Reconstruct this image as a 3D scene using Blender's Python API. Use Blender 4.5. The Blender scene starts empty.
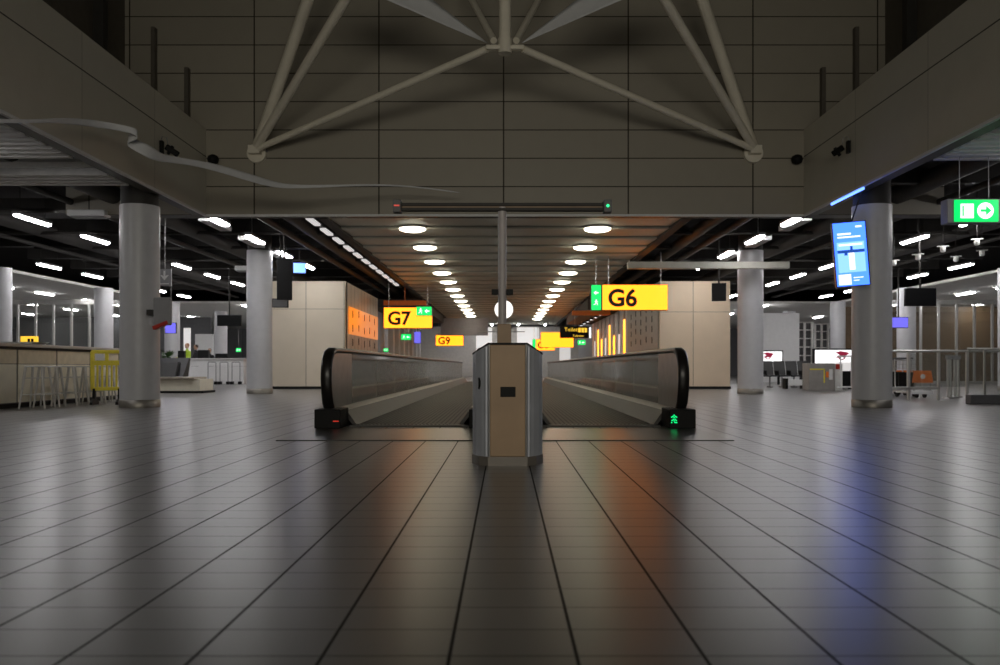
import bpy, bmesh, math, random
from mathutils import Vector, Matrix
random.seed(7)
sc = bpy.context.scene
PI = math.pi
# ---------------------------------------------------------------- camera
FPX, CAMH, VX, VY = 850.0, 0.75, 505.0, 367.0
cd = bpy.data.cameras.new('camera'); cam = bpy.data.objects.new('camera', cd)
sc.collection.objects.link(cam); sc.camera = cam
cd.sensor_width = 36.0; cd.lens = 36.0*FPX/1000.0
cd.shift_x = -0.005; cd.shift_y = 0.0345
cam.location = (0, 0, CAMH); cam.rotation_euler = (PI/2, 0, 0)
cd.clip_end = 200
cd.dof.use_dof = True; cd.dof.focus_distance = 9.0; cd.dof.aperture_fstop = 2.6
# ---------------------------------------------------------------- world, exposure, area lights
w = bpy.data.worlds.new('world'); sc.world = w; w.use_nodes = True
w.node_tree.nodes['Background'].inputs[0].default_value = (0.9, 0.95, 1.0, 1)
w.node_tree.nodes['Background'].inputs[1].default_value = 0.01
sc.view_settings.view_transform = 'Standard'; sc.view_settings.look = 'None'
sc.view_settings.exposure = 0.0; sc.view_settings.gamma = 1.0
sc.view_settings.use_curve_mapping = False
sc.cycles.use_denoising = True
sc.cycles.max_bounces = 8; sc.cycles.transparent_max_bounces = 24
sc.cycles.sample_clamp_indirect = 3.0
def area(name, loc, rot, sx, sy, power, col=(1, 1, 1)):
    l = bpy.data.lights.new(name, 'AREA'); l.shape = 'RECTANGLE'; l.size = sx; l.size_y = sy
    l.energy = power; l.color = col
    o = bpy.data.objects.new(name, l); o.location = loc; o.rotation_euler = rot
    sc.collection.objects.link(o); return o
# fill lights added out of view for the atrium front and near floor
area('hall_lamp_behind', (0, -5.5, 3.9), (math.radians(93), 0, 0), 11, 2.0, 175, (1.0, 0.94, 0.8)).data.spread = math.radians(100)
area('hall_lamp_over_floor', (0, 1.0, 9.8), (0, 0, 0), 8, 8, 6, (1.0, 0.95, 0.88))
# ---------------------------------------------------------------- helpers
def W(px, py, D):
    return Vector(((px-VX)*D/FPX, D, CAMH+(VY-py)*D/FPX))
def X_(px, D): return (px-VX)*D/FPX
def Z_(py, D): return CAMH+(VY-py)*D/FPX
COL = sc.collection
class MB:
    def __init__(s): s.v = []; s.f = []; s.m = []; s.sm = []
    def add(s, vs, fs, mi=0, smooth=False, M=None):
        b = len(s.v)
        for p in vs:
            p = Vector(p)
            s.v.append(tuple(M @ p if M else p))
        for f in fs: s.f.append(tuple(b+i for i in f)); s.m.append(mi); s.sm.append(smooth)
        return s
    def box(s, x0, x1, y0, y1, z0, z1, mi=0, M=None):
        x0, x1 = min(x0, x1), max(x0, x1); y0, y1 = min(y0, y1), max(y0, y1); z0, z1 = min(z0, z1), max(z0, z1)
        vs = [(x, y, z) for z in (z0, z1) for y in (y0, y1) for x in (x0, x1)]
        return s.add(vs, [(0, 2, 3, 1), (4, 5, 7, 6), (0, 1, 5, 4), (2, 6, 7, 3), (0, 4, 6, 2), (1, 3, 7, 5)], mi, False, M)
    def bbox(s, x0, x1, y0, y1, z0, z1, b=0.01, mi=0, M=None):   # box with chamfered edges
        bm = bmesh.new(); bmesh.ops.create_cube(bm, size=1)
        for v in bm.verts:
            v.co = Vector(((x0+x1)/2+v.co.x*abs(x1-x0), (y0+y1)/2+v.co.y*abs(y1-y0), (z0+z1)/2+v.co.z*abs(z1-z0)))
        bmesh.ops.bevel(bm, geom=bm.edges[:], offset=b, segments=2, affect='EDGES', profile=0.5)
        bm.verts.index_update()
        s.add([v.co.copy() for v in bm.verts], [tuple(v.index for v in f.verts) for f in bm.faces], mi, False, M); bm.free(); return s
    def prism(s, poly, axis, a, b, mi=0, smooth=False, M=None):
        # poly is in the two axes left after `axis`; extruded from a to b
        n = len(poly)
        def mk(p, t):
            if axis == 0: return (t, p[0], p[1])
            if axis == 1: return (p[0], t, p[1])
            return (p[0], p[1], t)
        vs = [mk(p, a) for p in poly]+[mk(p, b) for p in poly]
        s.add(vs, [tuple(range(n-1, -1, -1)), tuple(range(n, 2*n))], mi, False, M)
        s.add(vs, [(i, (i+1) % n, n+(i+1) % n, n+i) for i in range(n)], mi, smooth, M); return s
    def tube(s, path, r, n=10, mi=0, closed_ends=True, M=None, smooth=True, sx=1.0):
        path = [Vector(p) for p in path]; rings = []
        k = len(path); rr = r if isinstance(r, (list, tuple)) else [r]*k
        up0 = None
        for i, p in enumerate(path):
            t = (path[min(i+1, k-1)]-path[max(i-1, 0)]).normalized()
            if up0 is None: up0 = Vector((0, 0, 1)) if abs(t.z) < .95 else Vector((1, 0, 0))
            a = t.cross(up0)
            if a.length < 1e-5: a = t.cross(Vector((0, 1, 0)))
            a.normalize(); b = a.cross(t).normalized(); up0 = b
            rings.append([p+a*math.cos(2*PI*j/n)*rr[i]*sx+b*math.sin(2*PI*j/n)*rr[i] for j in range(n)])
        vs = [q for R in rings for q in R]; fs = []
        for i in range(k-1):
            for j in range(n):
                fs.append((i*n+j, i*n+(j+1) % n, (i+1)*n+(j+1) % n, (i+1)*n+j))
        s.add(vs, fs, mi, smooth, M)
        if closed_ends: s.add(vs, [tuple(range(n-1, -1, -1)), tuple((k-1)*n+j for j in range(n))], mi, False, M)
        return s
    def cyl(s, p0, p1, r, n=16, mi=0, r1=None, smooth=True, M=None):
        return s.tube([p0, p1], [r, r if r1 is None else r1], n, mi, True, M, smooth)
    def lathe(s, prof, n=24, mi=0, c=(0, 0, 0), M=None):
        vs = []; fs = []; k = len(prof)
        for (r, z) in prof:
            for j in range(n):
                a = 2*PI*j/n; vs.append((c[0]+r*math.cos(a), c[1]+r*math.sin(a), c[2]+z))
        for i in range(k-1):
            for j in range(n): fs.append((i*n+j, i*n+(j+1) % n, (i+1)*n+(j+1) % n, (i+1)*n+j))
        s.add(vs, fs, mi, True, M)
        s.add(vs, [tuple(range(n-1, -1, -1)), tuple((k-1)*n+j for j in range(n))], mi, False, M); return s
    def build(s, name, mats, parent=None, loc=None, rotz=0, label=None, rot=None):
        me = bpy.data.meshes.new(name); me.from_pydata(s.v, [], s.f); 
        for p, mi, sm in zip(me.polygons, s.m, s.sm): p.material_index = mi; p.use_smooth = sm
        if not isinstance(mats, (list, tuple)): mats = [mats]
        for m in mats: me.materials.append(m)
        me.validate(); me.update()
        o = bpy.data.objects.new(name, me); COL.objects.link(o)
        if parent: o.parent = parent
        if loc is not None: o.location = loc
        if rot is not None: o.rotation_euler = rot
        elif rotz: o.rotation_euler = (0, 0, rotz)
        if label: o['label'] = label
        return o
def tag(o, label, cat, group=None):
    o['label'] = label; o['category'] = cat
    if group: o['group'] = group
    return o
def thing(name, label, cat, loc=(0, 0, 0), rotz=0, group=None, rot=None):
    o = bpy.data.objects.new(name, None); COL.objects.link(o); o.empty_display_size = .1
    o.location = loc; o.rotation_euler = rot if rot else (0, 0, rotz)
    return tag(o, label, cat, group)
def struct(o): o['kind'] = 'structure'; return o
def kids(o): return [c for c in bpy.data.objects if c.parent is o]
def dup(root, loc, rotz=None, label=None, group=None, scale=None):
    r = root.copy(); COL.objects.link(r); r.location = loc
    if rotz is not None: r.rotation_euler = (0, 0, rotz)
    if scale: r.scale = scale
    if label: r['label'] = label
    if group: r['group'] = group
    for ch in kids(root):
        c = ch.copy(); COL.objects.link(c); c.parent = r
        for g in kids(ch):
            d = g.copy(); COL.objects.link(d); d.parent = c
    return r
def text(name, body, size, mat, parent, loc, rot=(PI/2, 0, 0), depth=.004, bold=0.0, align='LEFT', sx=1.0):
    cu = bpy.data.curves.new(name, 'FONT'); cu.body = body; cu.size = size; cu.extrude = depth; cu.offset = bold
    cu.align_x = align; cu.resolution_u = 4
    t = bpy.data.objects.new(name+'_tmp', cu); COL.objects.link(t)
    bpy.context.view_layer.update()
    me = bpy.data.meshes.new_from_object(t.evaluated_get(bpy.context.evaluated_depsgraph_get()))
    bpy.data.objects.remove(t); bpy.data.curves.remove(cu)
    me.materials.clear(); me.materials.append(mat)
    o = bpy.data.objects.new(name, me); COL.objects.link(o); o.parent = parent; o.location = loc; o.rotation_euler = rot
    o.scale = (sx, 1, 1)
    return o
ORD = ['nearest', 'second', 'third', 'fourth', 'fifth', 'sixth', 'seventh', 'eighth', 'ninth', 'tenth', 'eleventh', 'twelfth', 'thirteenth', 'fourteenth', 'fifteenth', 'sixteenth']
# ---------------------------------------------------------------- materials
def mat(name, col, rough=.5, metal=0.0, var=.08, scale=6.0, bump=0.0, spec=.5):
    m = bpy.data.materials.new(name); m.use_nodes = True; nt = m.node_tree; b = nt.nodes['Principled BSDF']
    tc = nt.nodes.new('ShaderNodeTexCoord'); no = nt.nodes.new('ShaderNodeTexNoise'); no.inputs['Scale'].default_value = scale
    no.inputs['Detail'].default_value = 4
    nt.links.new(tc.outputs['Object'], no.inputs['Vector'])
    r = nt.nodes.new('ShaderNodeValToRGB')
    r.color_ramp.elements[0].position = .3; r.color_ramp.elements[1].position = .7
    r.color_ramp.elements[0].color = tuple(c*(1-var) for c in col)+(1,)
    r.color_ramp.elements[1].color = tuple(min(1, c*(1+var)) for c in col)+(1,)
    nt.links.new(no.outputs['Fac'], r.inputs['Fac']); nt.links.new(r.outputs['Color'], b.inputs['Base Color'])
    b.inputs['Roughness'].default_value = rough; b.inputs['Metallic'].default_value = metal
    b.inputs['Specular IOR Level'].default_value = spec
    if bump:
        bp = nt.nodes.new('ShaderNodeBump'); bp.inputs['Strength'].default_value = bump; bp.inputs['Distance'].default_value = .01
        nt.links.new(no.outputs['Fac'], bp.inputs['Height']); nt.links.new(bp.outputs['Normal'], b.inputs['Normal'])
    return m
def em(name, col, strength):
    m = bpy.data.materials.new(name); m.use_nodes = True; b = m.node_tree.nodes['Principled BSDF']
    b.inputs['Base Color'].default_value = tuple(c*.5 for c in col)+(1,)
    b.inputs['Emission Color'].default_value = tuple(col)+(1,); b.inputs['Emission Strength'].default_value = strength
    b.inputs['Roughness'].default_value = .3
    return m
def grid(name, base, joint, axes, rough=.5, var=.06, spec=.5, metal=0, jr=None, noise=.05, nscale=3.0, rvar=0.0):
    """panel or tile grid in world metres; axes = [(component, pitch, offset, joint width, joint darkness)]"""
    m = bpy.data.materials.new(name); m.use_nodes = True; nt = m.node_tree; L = nt.links.new; b = nt.nodes['Principled BSDF']
    tc = nt.nodes.new('ShaderNodeTexCoord'); sp = nt.nodes.new('ShaderNodeSeparateXYZ'); L(tc.outputs['Object'], sp.inputs[0])
    def mth(op, a, bb=None, c=None):
        n = nt.nodes.new('ShaderNodeMath'); n.operation = op
        for i, v in enumerate((a, bb, c)):
            if v is None: continue
            if isinstance(v, (int, float)): n.inputs[i].default_value = v
            else: L(v, n.inputs[i])
        return n.outputs[0]
    masks = []; ids = []
    for (comp, pitch, off, jw, dk) in axes:
        t = mth('DIVIDE', mth('SUBTRACT', sp.outputs[comp], off), pitch)
        fl = mth('FLOOR', t); fr = mth('SUBTRACT', t, fl)
        d = mth('ABSOLUTE', mth('SUBTRACT', fr, .5))
        masks.append(mth('MULTIPLY', mth('GREATER_THAN', d, .5-jw/pitch/2), dk)); ids.append(fl)
    mk = masks[0]
    for q in masks[1:]: mk = mth('MAXIMUM', mk, q)
    cb = nt.nodes.new('ShaderNodeCombineXYZ')
    for i, q in enumerate(ids[:3]): L(q, cb.inputs[i])
    wn = nt.nodes.new('ShaderNodeTexWhiteNoise'); wn.noise_dimensions = '3D'; L(cb.outputs[0], wn.inputs['Vector'])
    no = nt.nodes.new('ShaderNodeTexNoise'); no.inputs['Scale'].default_value = nscale; no.inputs['Detail'].default_value = 5
    L(tc.outputs['Object'], no.inputs['Vector'])
    fac = mth('ADD', mth('MULTIPLY_ADD', wn.outputs['Value'], 2*var, 1-var), mth('MULTIPLY_ADD', no.outputs['Fac'], 2*noise, -noise))
    vm = nt.nodes.new('ShaderNodeVectorMath'); vm.operation = 'SCALE'; vm.inputs[0].default_value = base; L(fac, vm.inputs['Scale'])
    mx = nt.nodes.new('ShaderNodeMix'); mx.data_type = 'RGBA'; L(mk, mx.inputs['Factor']); L(vm.outputs[0], mx.inputs['A'])
    mx.inputs['B'].default_value = tuple(joint)+(1,); L(mx.outputs['Result'], b.inputs['Base Color'])
    rr = mth('ADD', rough-rvar/2, mth('MULTIPLY', wn.outputs['Value'], rvar))
    L(mth('ADD', rr, mth('MULTIPLY', mk, (jr or rough)-rough)), b.inputs['Roughness'])
    L(mth('MULTIPLY_ADD', mk, -spec*.9, spec), b.inputs['Specular IOR Level']); b.inputs['Metallic'].default_value = metal
    return m
def glassmat(name, tint=(.9, .95, .93), refl=.12, rough=.02, haze=.04):
    m = bpy.data.materials.new(name); m.use_nodes = True; nt = m.node_tree; nt.nodes.remove(nt.nodes['Principled BSDF'])
    out = nt.nodes['Material Output']; t = nt.nodes.new('ShaderNodeBsdfTransparent'); t.inputs[0].default_value = tuple(tint)+(1,)
    g = nt.nodes.new('ShaderNodeBsdfGlossy'); g.inputs['Roughness'].default_value = rough
    fr = nt.nodes.new('ShaderNodeLayerWeight'); fr.inputs['Blend'].default_value = .35
    ma = nt.nodes.new('ShaderNodeMath'); ma.operation = 'MULTIPLY_ADD'; ma.inputs[1].default_value = .7; ma.inputs[2].default_value = refl*.4
    nt.links.new(fr.outputs['Fresnel'], ma.inputs[0])
    df = nt.nodes.new('ShaderNodeBsdfDiffuse'); df.inputs[0].default_value = (.9, .9, .82, 1); mt = nt.nodes.new('ShaderNodeMixShader'); mt.inputs[0].default_value = haze; nt.links.new(t.outputs[0], mt.inputs[1]); nt.links.new(df.outputs[0], mt.inputs[2]); t = mt
    mx = nt.nodes.new('ShaderNodeMixShader'); nt.links.new(ma.outputs[0], mx.inputs[0]); nt.links.new(t.outputs[0], mx.inputs[1])
    nt.links.new(g.outputs[0], mx.inputs[2]); nt.links.new(mx.outputs[0], out.inputs[0]); return m
M = {}
M['floor'] = grid('floor_tiles', (.125, .12, .116), (.010, .009, .009), [(0, .33, .186, .010, 1.0), (1, .2231, 2.206, .006, .85)], rough=.29, var=.10, spec=.6, jr=.6, rvar=.015)
M['atrium'] = grid('atrium_panels', (.36, .33, .27), (.03, .025, .02), [(0, 2.64, -.03, .03, .9), (2, .6, 3.97, .022, .9)], rough=.42, var=.05)
M['parapet'] = grid('parapet_panels', (.62, .59, .5), (.04, .035, .03), [(1, 2.64, 18.0, .014, .5), (2, 1.22, 3.98, .022, .9)], rough=.4, var=.05)
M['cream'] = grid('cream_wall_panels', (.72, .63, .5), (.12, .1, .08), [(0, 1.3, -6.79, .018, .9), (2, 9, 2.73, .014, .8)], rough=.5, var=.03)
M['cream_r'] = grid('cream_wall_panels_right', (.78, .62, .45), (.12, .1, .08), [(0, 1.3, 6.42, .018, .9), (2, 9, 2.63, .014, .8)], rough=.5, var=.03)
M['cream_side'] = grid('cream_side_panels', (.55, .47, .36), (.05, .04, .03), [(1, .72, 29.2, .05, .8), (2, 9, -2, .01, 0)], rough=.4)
M['ceil'] = grid('ceiling_lamella', (.72, .72, .64), (.18, .17, .15), [(1, 1.55, 18.4, .03, .5), (0, 50, -25, .01, 0)], rough=.5, var=.05)
M['dark'] = mat('black_ceiling_paint', (.028, .025, .024), .7)
M['duct'] = mat('dark_duct_metal', (.04, .037, .034), .6, 0, .08, 6, 0, .3)
M['soffit'] = mat('pale_soffit_plaster', (.8, .79, .76), .7)
M['column'] = mat('column_grey_white', (.56, .56, .58), .38, 0, .03)
M['steel'] = mat('brushed_steel', (.42, .41, .4), .32, .9, .1)
M['steel_l'] = mat('pale_satin_steel', (.6, .59, .57), .35, .6, .06)
M['skirt'] = mat('dark_skirt_steel', (.055, .052, .048), .45, .2)
M['endp'] = mat('satin_end_steel', (.46, .44, .39), .4, .3)
M['shade'] = mat('brown_grey_fin', (.12, .105, .085), .6)  # shadow tone for the wall fins; also colours the gallery sides
M['greyst'] = mat('dull_stool_metal', (.55, .53, .5), .45, .3)
M['alu'] = mat('aluminium_ribs', (.52, .54, .6), .35, .3, .06)
M['black'] = mat('black_plastic', (.010, .010, .010), .5, 0, .05, 6, 0, .15)
M['rubber'] = mat('black_handrail_rubber', (.015, .013, .012), .32)
M['belt'] = grid('walkway_pallets', (.085, .078, .068), (.02, .018, .016), [(0, .06, 0, .02, .7), (1, .4, 0, .012, .6)], rough=.55, var=.05, spec=.3)
M['wood'] = mat('worn_beige_laminate', (.37, .25, .15), .5, 0, .12, 3)
M['white'] = mat('white_paint', (.78, .78, .78), .5, 0, .03)
M['grey'] = mat('mid_grey_paint', (.3, .3, .31), .5, 0, .05)
M['greydk'] = mat('dark_grey_paint', (.09, .09, .095), .5)
M['farwall'] = grid('far_wall_panels', (.2, .2, .21), (.05, .05, .05), [(0, 1.2, 0, .03, .7), (2, 9, -2, .01, 0)], rough=.6)
M['tube'] = mat('painted_steel_tube', (.82, .77, .65), .4, 0, .04)
M['fabric'] = mat('white_tensile_fabric', (.75, .76, .78), .8, 0, .03)
M['glass'] = glassmat('balustrade_glass', (.9, .93, .9), .5, .06, .42)
M['window'] = glassmat('window_glass', (.93, .94, .93), .2, .03, .03)
M['yellow'] = mat('yellow_plastic', (.85, .72, .06), .4)
M['red'] = mat('red_plastic', (.5, .03, .015), .4)
M['orange'] = mat('orange_board', (.85, .2, .02), .5)
M['seat'] = mat('black_vinyl_seat', (.02, .02, .022), .5)
M['seatg'] = mat('grey_vinyl_seat', (.05, .05, .05), .5)
M['counter'] = mat('cream_counter_board', (.8, .74, .6), .5, 0, .04)
M['leaf'] = mat('plant_leaf', (.05, .12, .03), .5, 0, .3)
M['skin'] = mat('skin', (.5, .3, .2), .5); M['hair'] = mat('dark_brown_hair', (.03, .018, .01), .6)
M['hair_r'] = mat('ginger_brown_hair', (.25, .1, .03), .6)
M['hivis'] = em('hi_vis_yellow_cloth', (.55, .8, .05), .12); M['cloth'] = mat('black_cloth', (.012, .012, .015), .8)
M['tan'] = mat('tan_wood_wall', (.16, .10, .05), .5, 0, .15)
M['lens_k'] = mat('sign_black_ink', (.01, .01, .008), .5)
E = {}
E['tube'] = em('strip_lamp_light', (.98, .96, .97), 50)
E['down'] = em('downlight_lens', (1.0, .92, .70), 10)
E['yellow'] = em('lit_yellow_sign', (1.0, .25, .008), 3.2)
E['green'] = em('lit_green_sign', (.0, 1.0, .17), 1.0)
E['greenled'] = em('green_led', (.0, 1.0, .25), 2.0)
E['redled'] = em('red_led', (.8, .04, .02), .6)
E['white'] = em('lit_white', (1, 1, 1), 1.3)
E['wsoft'] = em('soft_white_panel', (.95, .92, .9), .6)
E['blue'] = em('screen_blue', (.035, .125, 1.0), 3.6)
E['blue2'] = em('screen_pale_blue', (.12, .26, 1.0), 3.2)
E['blue3'] = em('screen_deep_blue', (.02, .10, .5), .8)
E['violet'] = em('screen_violet', (.18, .16, .9), 1.0)
E['text'] = em('sign_yellow_text', (1, .62, .05), 1.0)
E['orange'] = em('orange_lit_panel', (1.0, .27, .010), 5)
E['globe'] = em('round_sign_light', (1, .97, .9), 1.5)
E['pink'] = em('screen_maroon', (.35, .02, .06), .6)
# ================================================================ SETTING
b = MB(); b.box(-45, 45, -6, 72, -.2, 0); struct(b.build('floor', M['floor']))
# back atrium wall above the walkways, parapets on both sides
b = MB(); b.box(-9.3, 9.3, 18, 18.4, 3.97, 10.6); struct(b.build('wall_back', M['atrium']))
b = MB(); b.box(-6.63, -6.33, -6, 18, 3.97, 5.77); struct(b.build('wall_left', M['parapet']))
b = MB(); b.box(6.33, 6.63, -6, 18, 3.97, 5.77); struct(b.build('wall_right', M['parapet']))
n = 1
def trim(mb, m):
    global n
    o = struct(mb.build('trim_%d' % n, m)); n += 1; return o
for s in (-1, 1):
    b = MB(); b.box(s*6.35, s*6.30, -6, 18, 3.93, 3.975); trim(b, M['white'])
    b = MB(); b.box(s*7.36, s*7.44, 17.85, 18.0, 5.0, 7.9); trim(b, M['shade'])          # dark fins standing in for shadow lines on the wall
    b = MB(); b.box(s*6.66, s*6.74, 17.85, 18.0, 5.0, 7.05); trim(b, M['shade'])
    b = MB(); b.box(s*6.63, s*9.6, -6, 18, 4.75, 4.9); trim(b, M['dark'])                # gallery floors
    b = MB(); b.box(s*8.05, s*8.3, -6, 18.0, 4.9, 10.6); trim(b, M['shade'])
    for k in range(5):
        b = MB(); b.box(s*7.85, s*8.05, 16.6-2.4*k, 16.8-2.4*k, 4.9, 10.6); trim(b, M['duct'])
b = MB(); b.box(-6.33, 6.33, 17.94, 18.0, 3.93, 3.975); trim(b, M['white'])
b = MB(); b.box(-9.6, 9.6, -6, 18.4, 10.6, 10.8); struct(b.build('ceiling', M['dark']))
# lamella ceiling over the walkways: transverse leaves, each with a lower lip
b = MB()
y = 18.4
while y < 66:
    b.prism([(y, 4.3), (y, 4.04), (y+.05, 4.0), (y+1.45, 4.05), (y+1.5, 4.3)], 0, -3.85, 3.85); b.box(-3.85, 3.85, y+1.5, y+1.55, 4.12, 4.3)
    y += 1.55
struct(b.build('ceiling', M['ceil']))
for s in (-1, 1):
    b = MB(); b.box(s*3.85, s*4.05, 18.4, 66, 3.96, 4.9); trim(b, M['dark'])
    b = MB(); b.box(s*4.05, s*44, -6, 70, 4.95, 5.1) if False else b.box(s*4.05, s*44, 18.4, 70, 4.95, 5.1); struct(b.build('ceiling', M['dark']))
    b = MB(); b.box(s*6.63, s*44, -6, 18.4, 4.95, 5.1); struct(b.build('ceiling', M['dark']))
    # pale soffits: beyond 42 m, and outside |x| 16.4
    b = MB(); b.prism([(s*16.4, 27.5), (s*16.4, 42), (s*8.2, 42), (s*8.2, 70), (s*44, 70), (s*44, 27.5)], 2, 3.9, 4.0); struct(b.build('ceiling', M['soffit']))
    # slatted ceiling fields near the atrium
    b = MB()
    for (a0, a1) in (((10.9, 13.3), (14.3, 15.3)) if s < 0 else ((11.5, 13.4),)):
        yy = a0
        while yy < a1-.05: b.box(s*6.7, s*16, yy, yy+.12, 3.98, 4.1); yy += .24
        b.box(s*6.7, s*16, a0, a1, 4.2, 4.25)
    struct(b.build('ceiling', M['soffit']))
    # dark beams and ducts hung under the black ceiling
    for k, yy in enumerate([16.6, 20.4, 23.2, 26.1, 29.0, 31.9, 34.8, 37.7, 40.6]):
        b = MB(); x1 = 16.3 if yy > 27 else 30
        b.box(s*4.1, s*x1, yy, yy+.22, 4.45, 4.8) if yy > 18 else b.box(s*6.7, s*x1, yy, yy+.22, 4.35, 4.8); trim(b, M['duct'])
    for xx, rr, zz in ((5.1, .16, 4.35), (5.6, .08, 4.2), (8.3, .2, 4.4), (9.2, .07, 4.25), (12.4, .22, 4.45), (13.2, .06, 4.2), (17.5, .2, 4.4)):
        b = MB(); y0 = 18.5 if xx < 6.4 else 12; y1 = 42 if xx < 16.4 else 27
        b.tube([(s*xx, y0, zz), (s*xx, y1, zz)], rr, 12); trim(b, M['duct'])
    for yy in (19.3, 22.5, 25.3, 28.2):
        b = MB(); b.tube([(s*4.1, yy, 4.3), (s*14, yy, 4.3)], .05, 8); trim(b, M['duct'])
    # outer shell
    b = MB(); b.box(s*44, s*44.3, -6, 70, 0, 5); struct(b.build('wall_%s' % ('outer_left' if s < 0 else 'outer_right'), M['greydk']))
b = MB(); b.box(-44, 44, 70, 70.3, 0, 5); struct(b.build('wall_far', M['farwall']))
b = MB(); b.box(-44, 44, -6.3, -6, 0, 10.6); struct(b.build('wall_behind', M['grey']))
# far end of the walkway hall
b = MB(); b.box(-8.2, 8.2, 66, 66.2, 0, 3.88); struct(b.build('wall_end', mat('end_wall_paint', (.55, .53, .5), .6)))
b = MB(); b.box(-8.0, -6.6, 48, 66, 0, 4.3)
for k in range(7): b.box(-6.6, -6.35, 48.3+k*2.5, 49.0+k*2.5, 0, 4.1)
struct(b.build('wall_inner_left', M['white']))
b = MB(); b.box(5.7, 5.9, 53, 66, 0, 4.3); struct(b.build('wall_inner_right', M['grey']))
b = MB(); b.box(3.9, 6.4, 40, 54, 3.45, 3.95); trim(b, M['dark'])
b = MB(); b.box(-6.4, -3.9, 40, 54, 3.55, 3.95); trim(b, M['dark'])
# cream rooms beside the walkways
b = MB(); b.box(-7.95, -5.46, 29, 36.2, 0, 3.68); struct(b.build('wall_room_left', M['cream']))
b = MB(); b.box(5.29, 7.68, 29, 36.5, 0, 3.68); struct(b.build('wall_room_right', M['cream_r']))
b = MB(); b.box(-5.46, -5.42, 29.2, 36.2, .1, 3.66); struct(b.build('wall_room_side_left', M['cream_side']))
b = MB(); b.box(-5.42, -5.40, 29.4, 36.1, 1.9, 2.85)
trim(b, em('orange_glass_band', (1, .27, .02), .6))  # glow put into the band for the orange light on this wall
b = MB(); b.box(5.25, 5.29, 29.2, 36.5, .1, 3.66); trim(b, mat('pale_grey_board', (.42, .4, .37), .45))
b = MB()
for k in range(5):
    for z in (1.6, 2.0, 2.35, 2.7):
        b.box(5.235, 5.25, 30.3+k*1.25, 30.38+k*1.25, z+.06*(k % 2), z+.22+.06*(k % 2))
trim(b, M['black'])
b = MB()
for k in range(5):
    for z in (1.5, 2.0, 2.5): b.box(-5.40, -5.39, 30.1+k*1.25, 30.2+k*1.25, z+.06*(k % 2), z+.25+.06*(k % 2))
trim(b, M['black'])
b = MB(); b.box(-7.97, -5.4, 28.96, 29, 0.0, .09); struct(b.build('baseboard_left', M['black']))
b = MB(); b.box(5.25, 7.7, 28.96, 29, 0.0, .09); struct(b.build('baseboard_right', M['black']))
# row of pale boards on the right beyond the room
b = MB(); b.box(5.5, 5.6, 36.6, 53, 0, 3.45); struct(b.build('wall_boards_right', M['greydk']))
g = 'pale vertical boards on the right hall wall'
for k in range(9):
    y0 = 36.9+k*1.8
    o = MB().bbox(-.05, .05, 0, 1.05, 0, 3.4, .01).build('wall_board', M['white'], None, (5.42, y0, 0))
    tag(o, '%s tall pale board of the row behind the right walkway' % ORD[k], 'wall board', g)
g2 = 'lit strips between the pale boards'
for k in range(8):  # emissive strips added for the orange light on boards and floor
    y0 = 38.0+k*1.8
    t = thing('wall_light', '%s lit strip between pale boards behind right walkway' % ORD[k], 'wall light', (5.44, y0, 0), 0, g2)
    MB().bbox(-.03, .05, 0, .72, 0, 3.3, .01).build('frame', M['grey'], t)
    MB().box(-.045, -.03, .04, .68, .9, 2.3 if k % 3 else 2.9).build('diffuser', E['orange'] if k % 3 != 1 else E['wsoft'], t)
# small spots over the boards
g = 'small round spotlights over the boards'
for k in range(7):
    t = thing('spotlight', '%s small spotlight above the pale boards on right' % ORD[k], 'spotlight', (4.75, 40.4+k*2.1, 3.45), 0, g)
    MB().lathe([(.10, 0), (.11, -.04), (.10, -.10)], 14).build('housing', M['black'], t)
    MB().lathe([(.085, -.10), (.07, -.12), (.02, -.13)], 12).build('lamp', E['white'], t)
# landing plate
pl = thing('landing_plate', 'dark steel landing plate in front of both moving walkways', 'floor plate', (0, 8.6, 0))
MB().box(-2.32, 2.32, .06, 1.72, .001, .006).build('plate', mat('dark_worn_plate', (.07, .065, .06), .28, .6), pl)
MB().box(-2.32, 2.32, 0, .06, 0, .009).build('edge_strip', M['skirt'], pl, label='dark steel edge strip')
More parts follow.
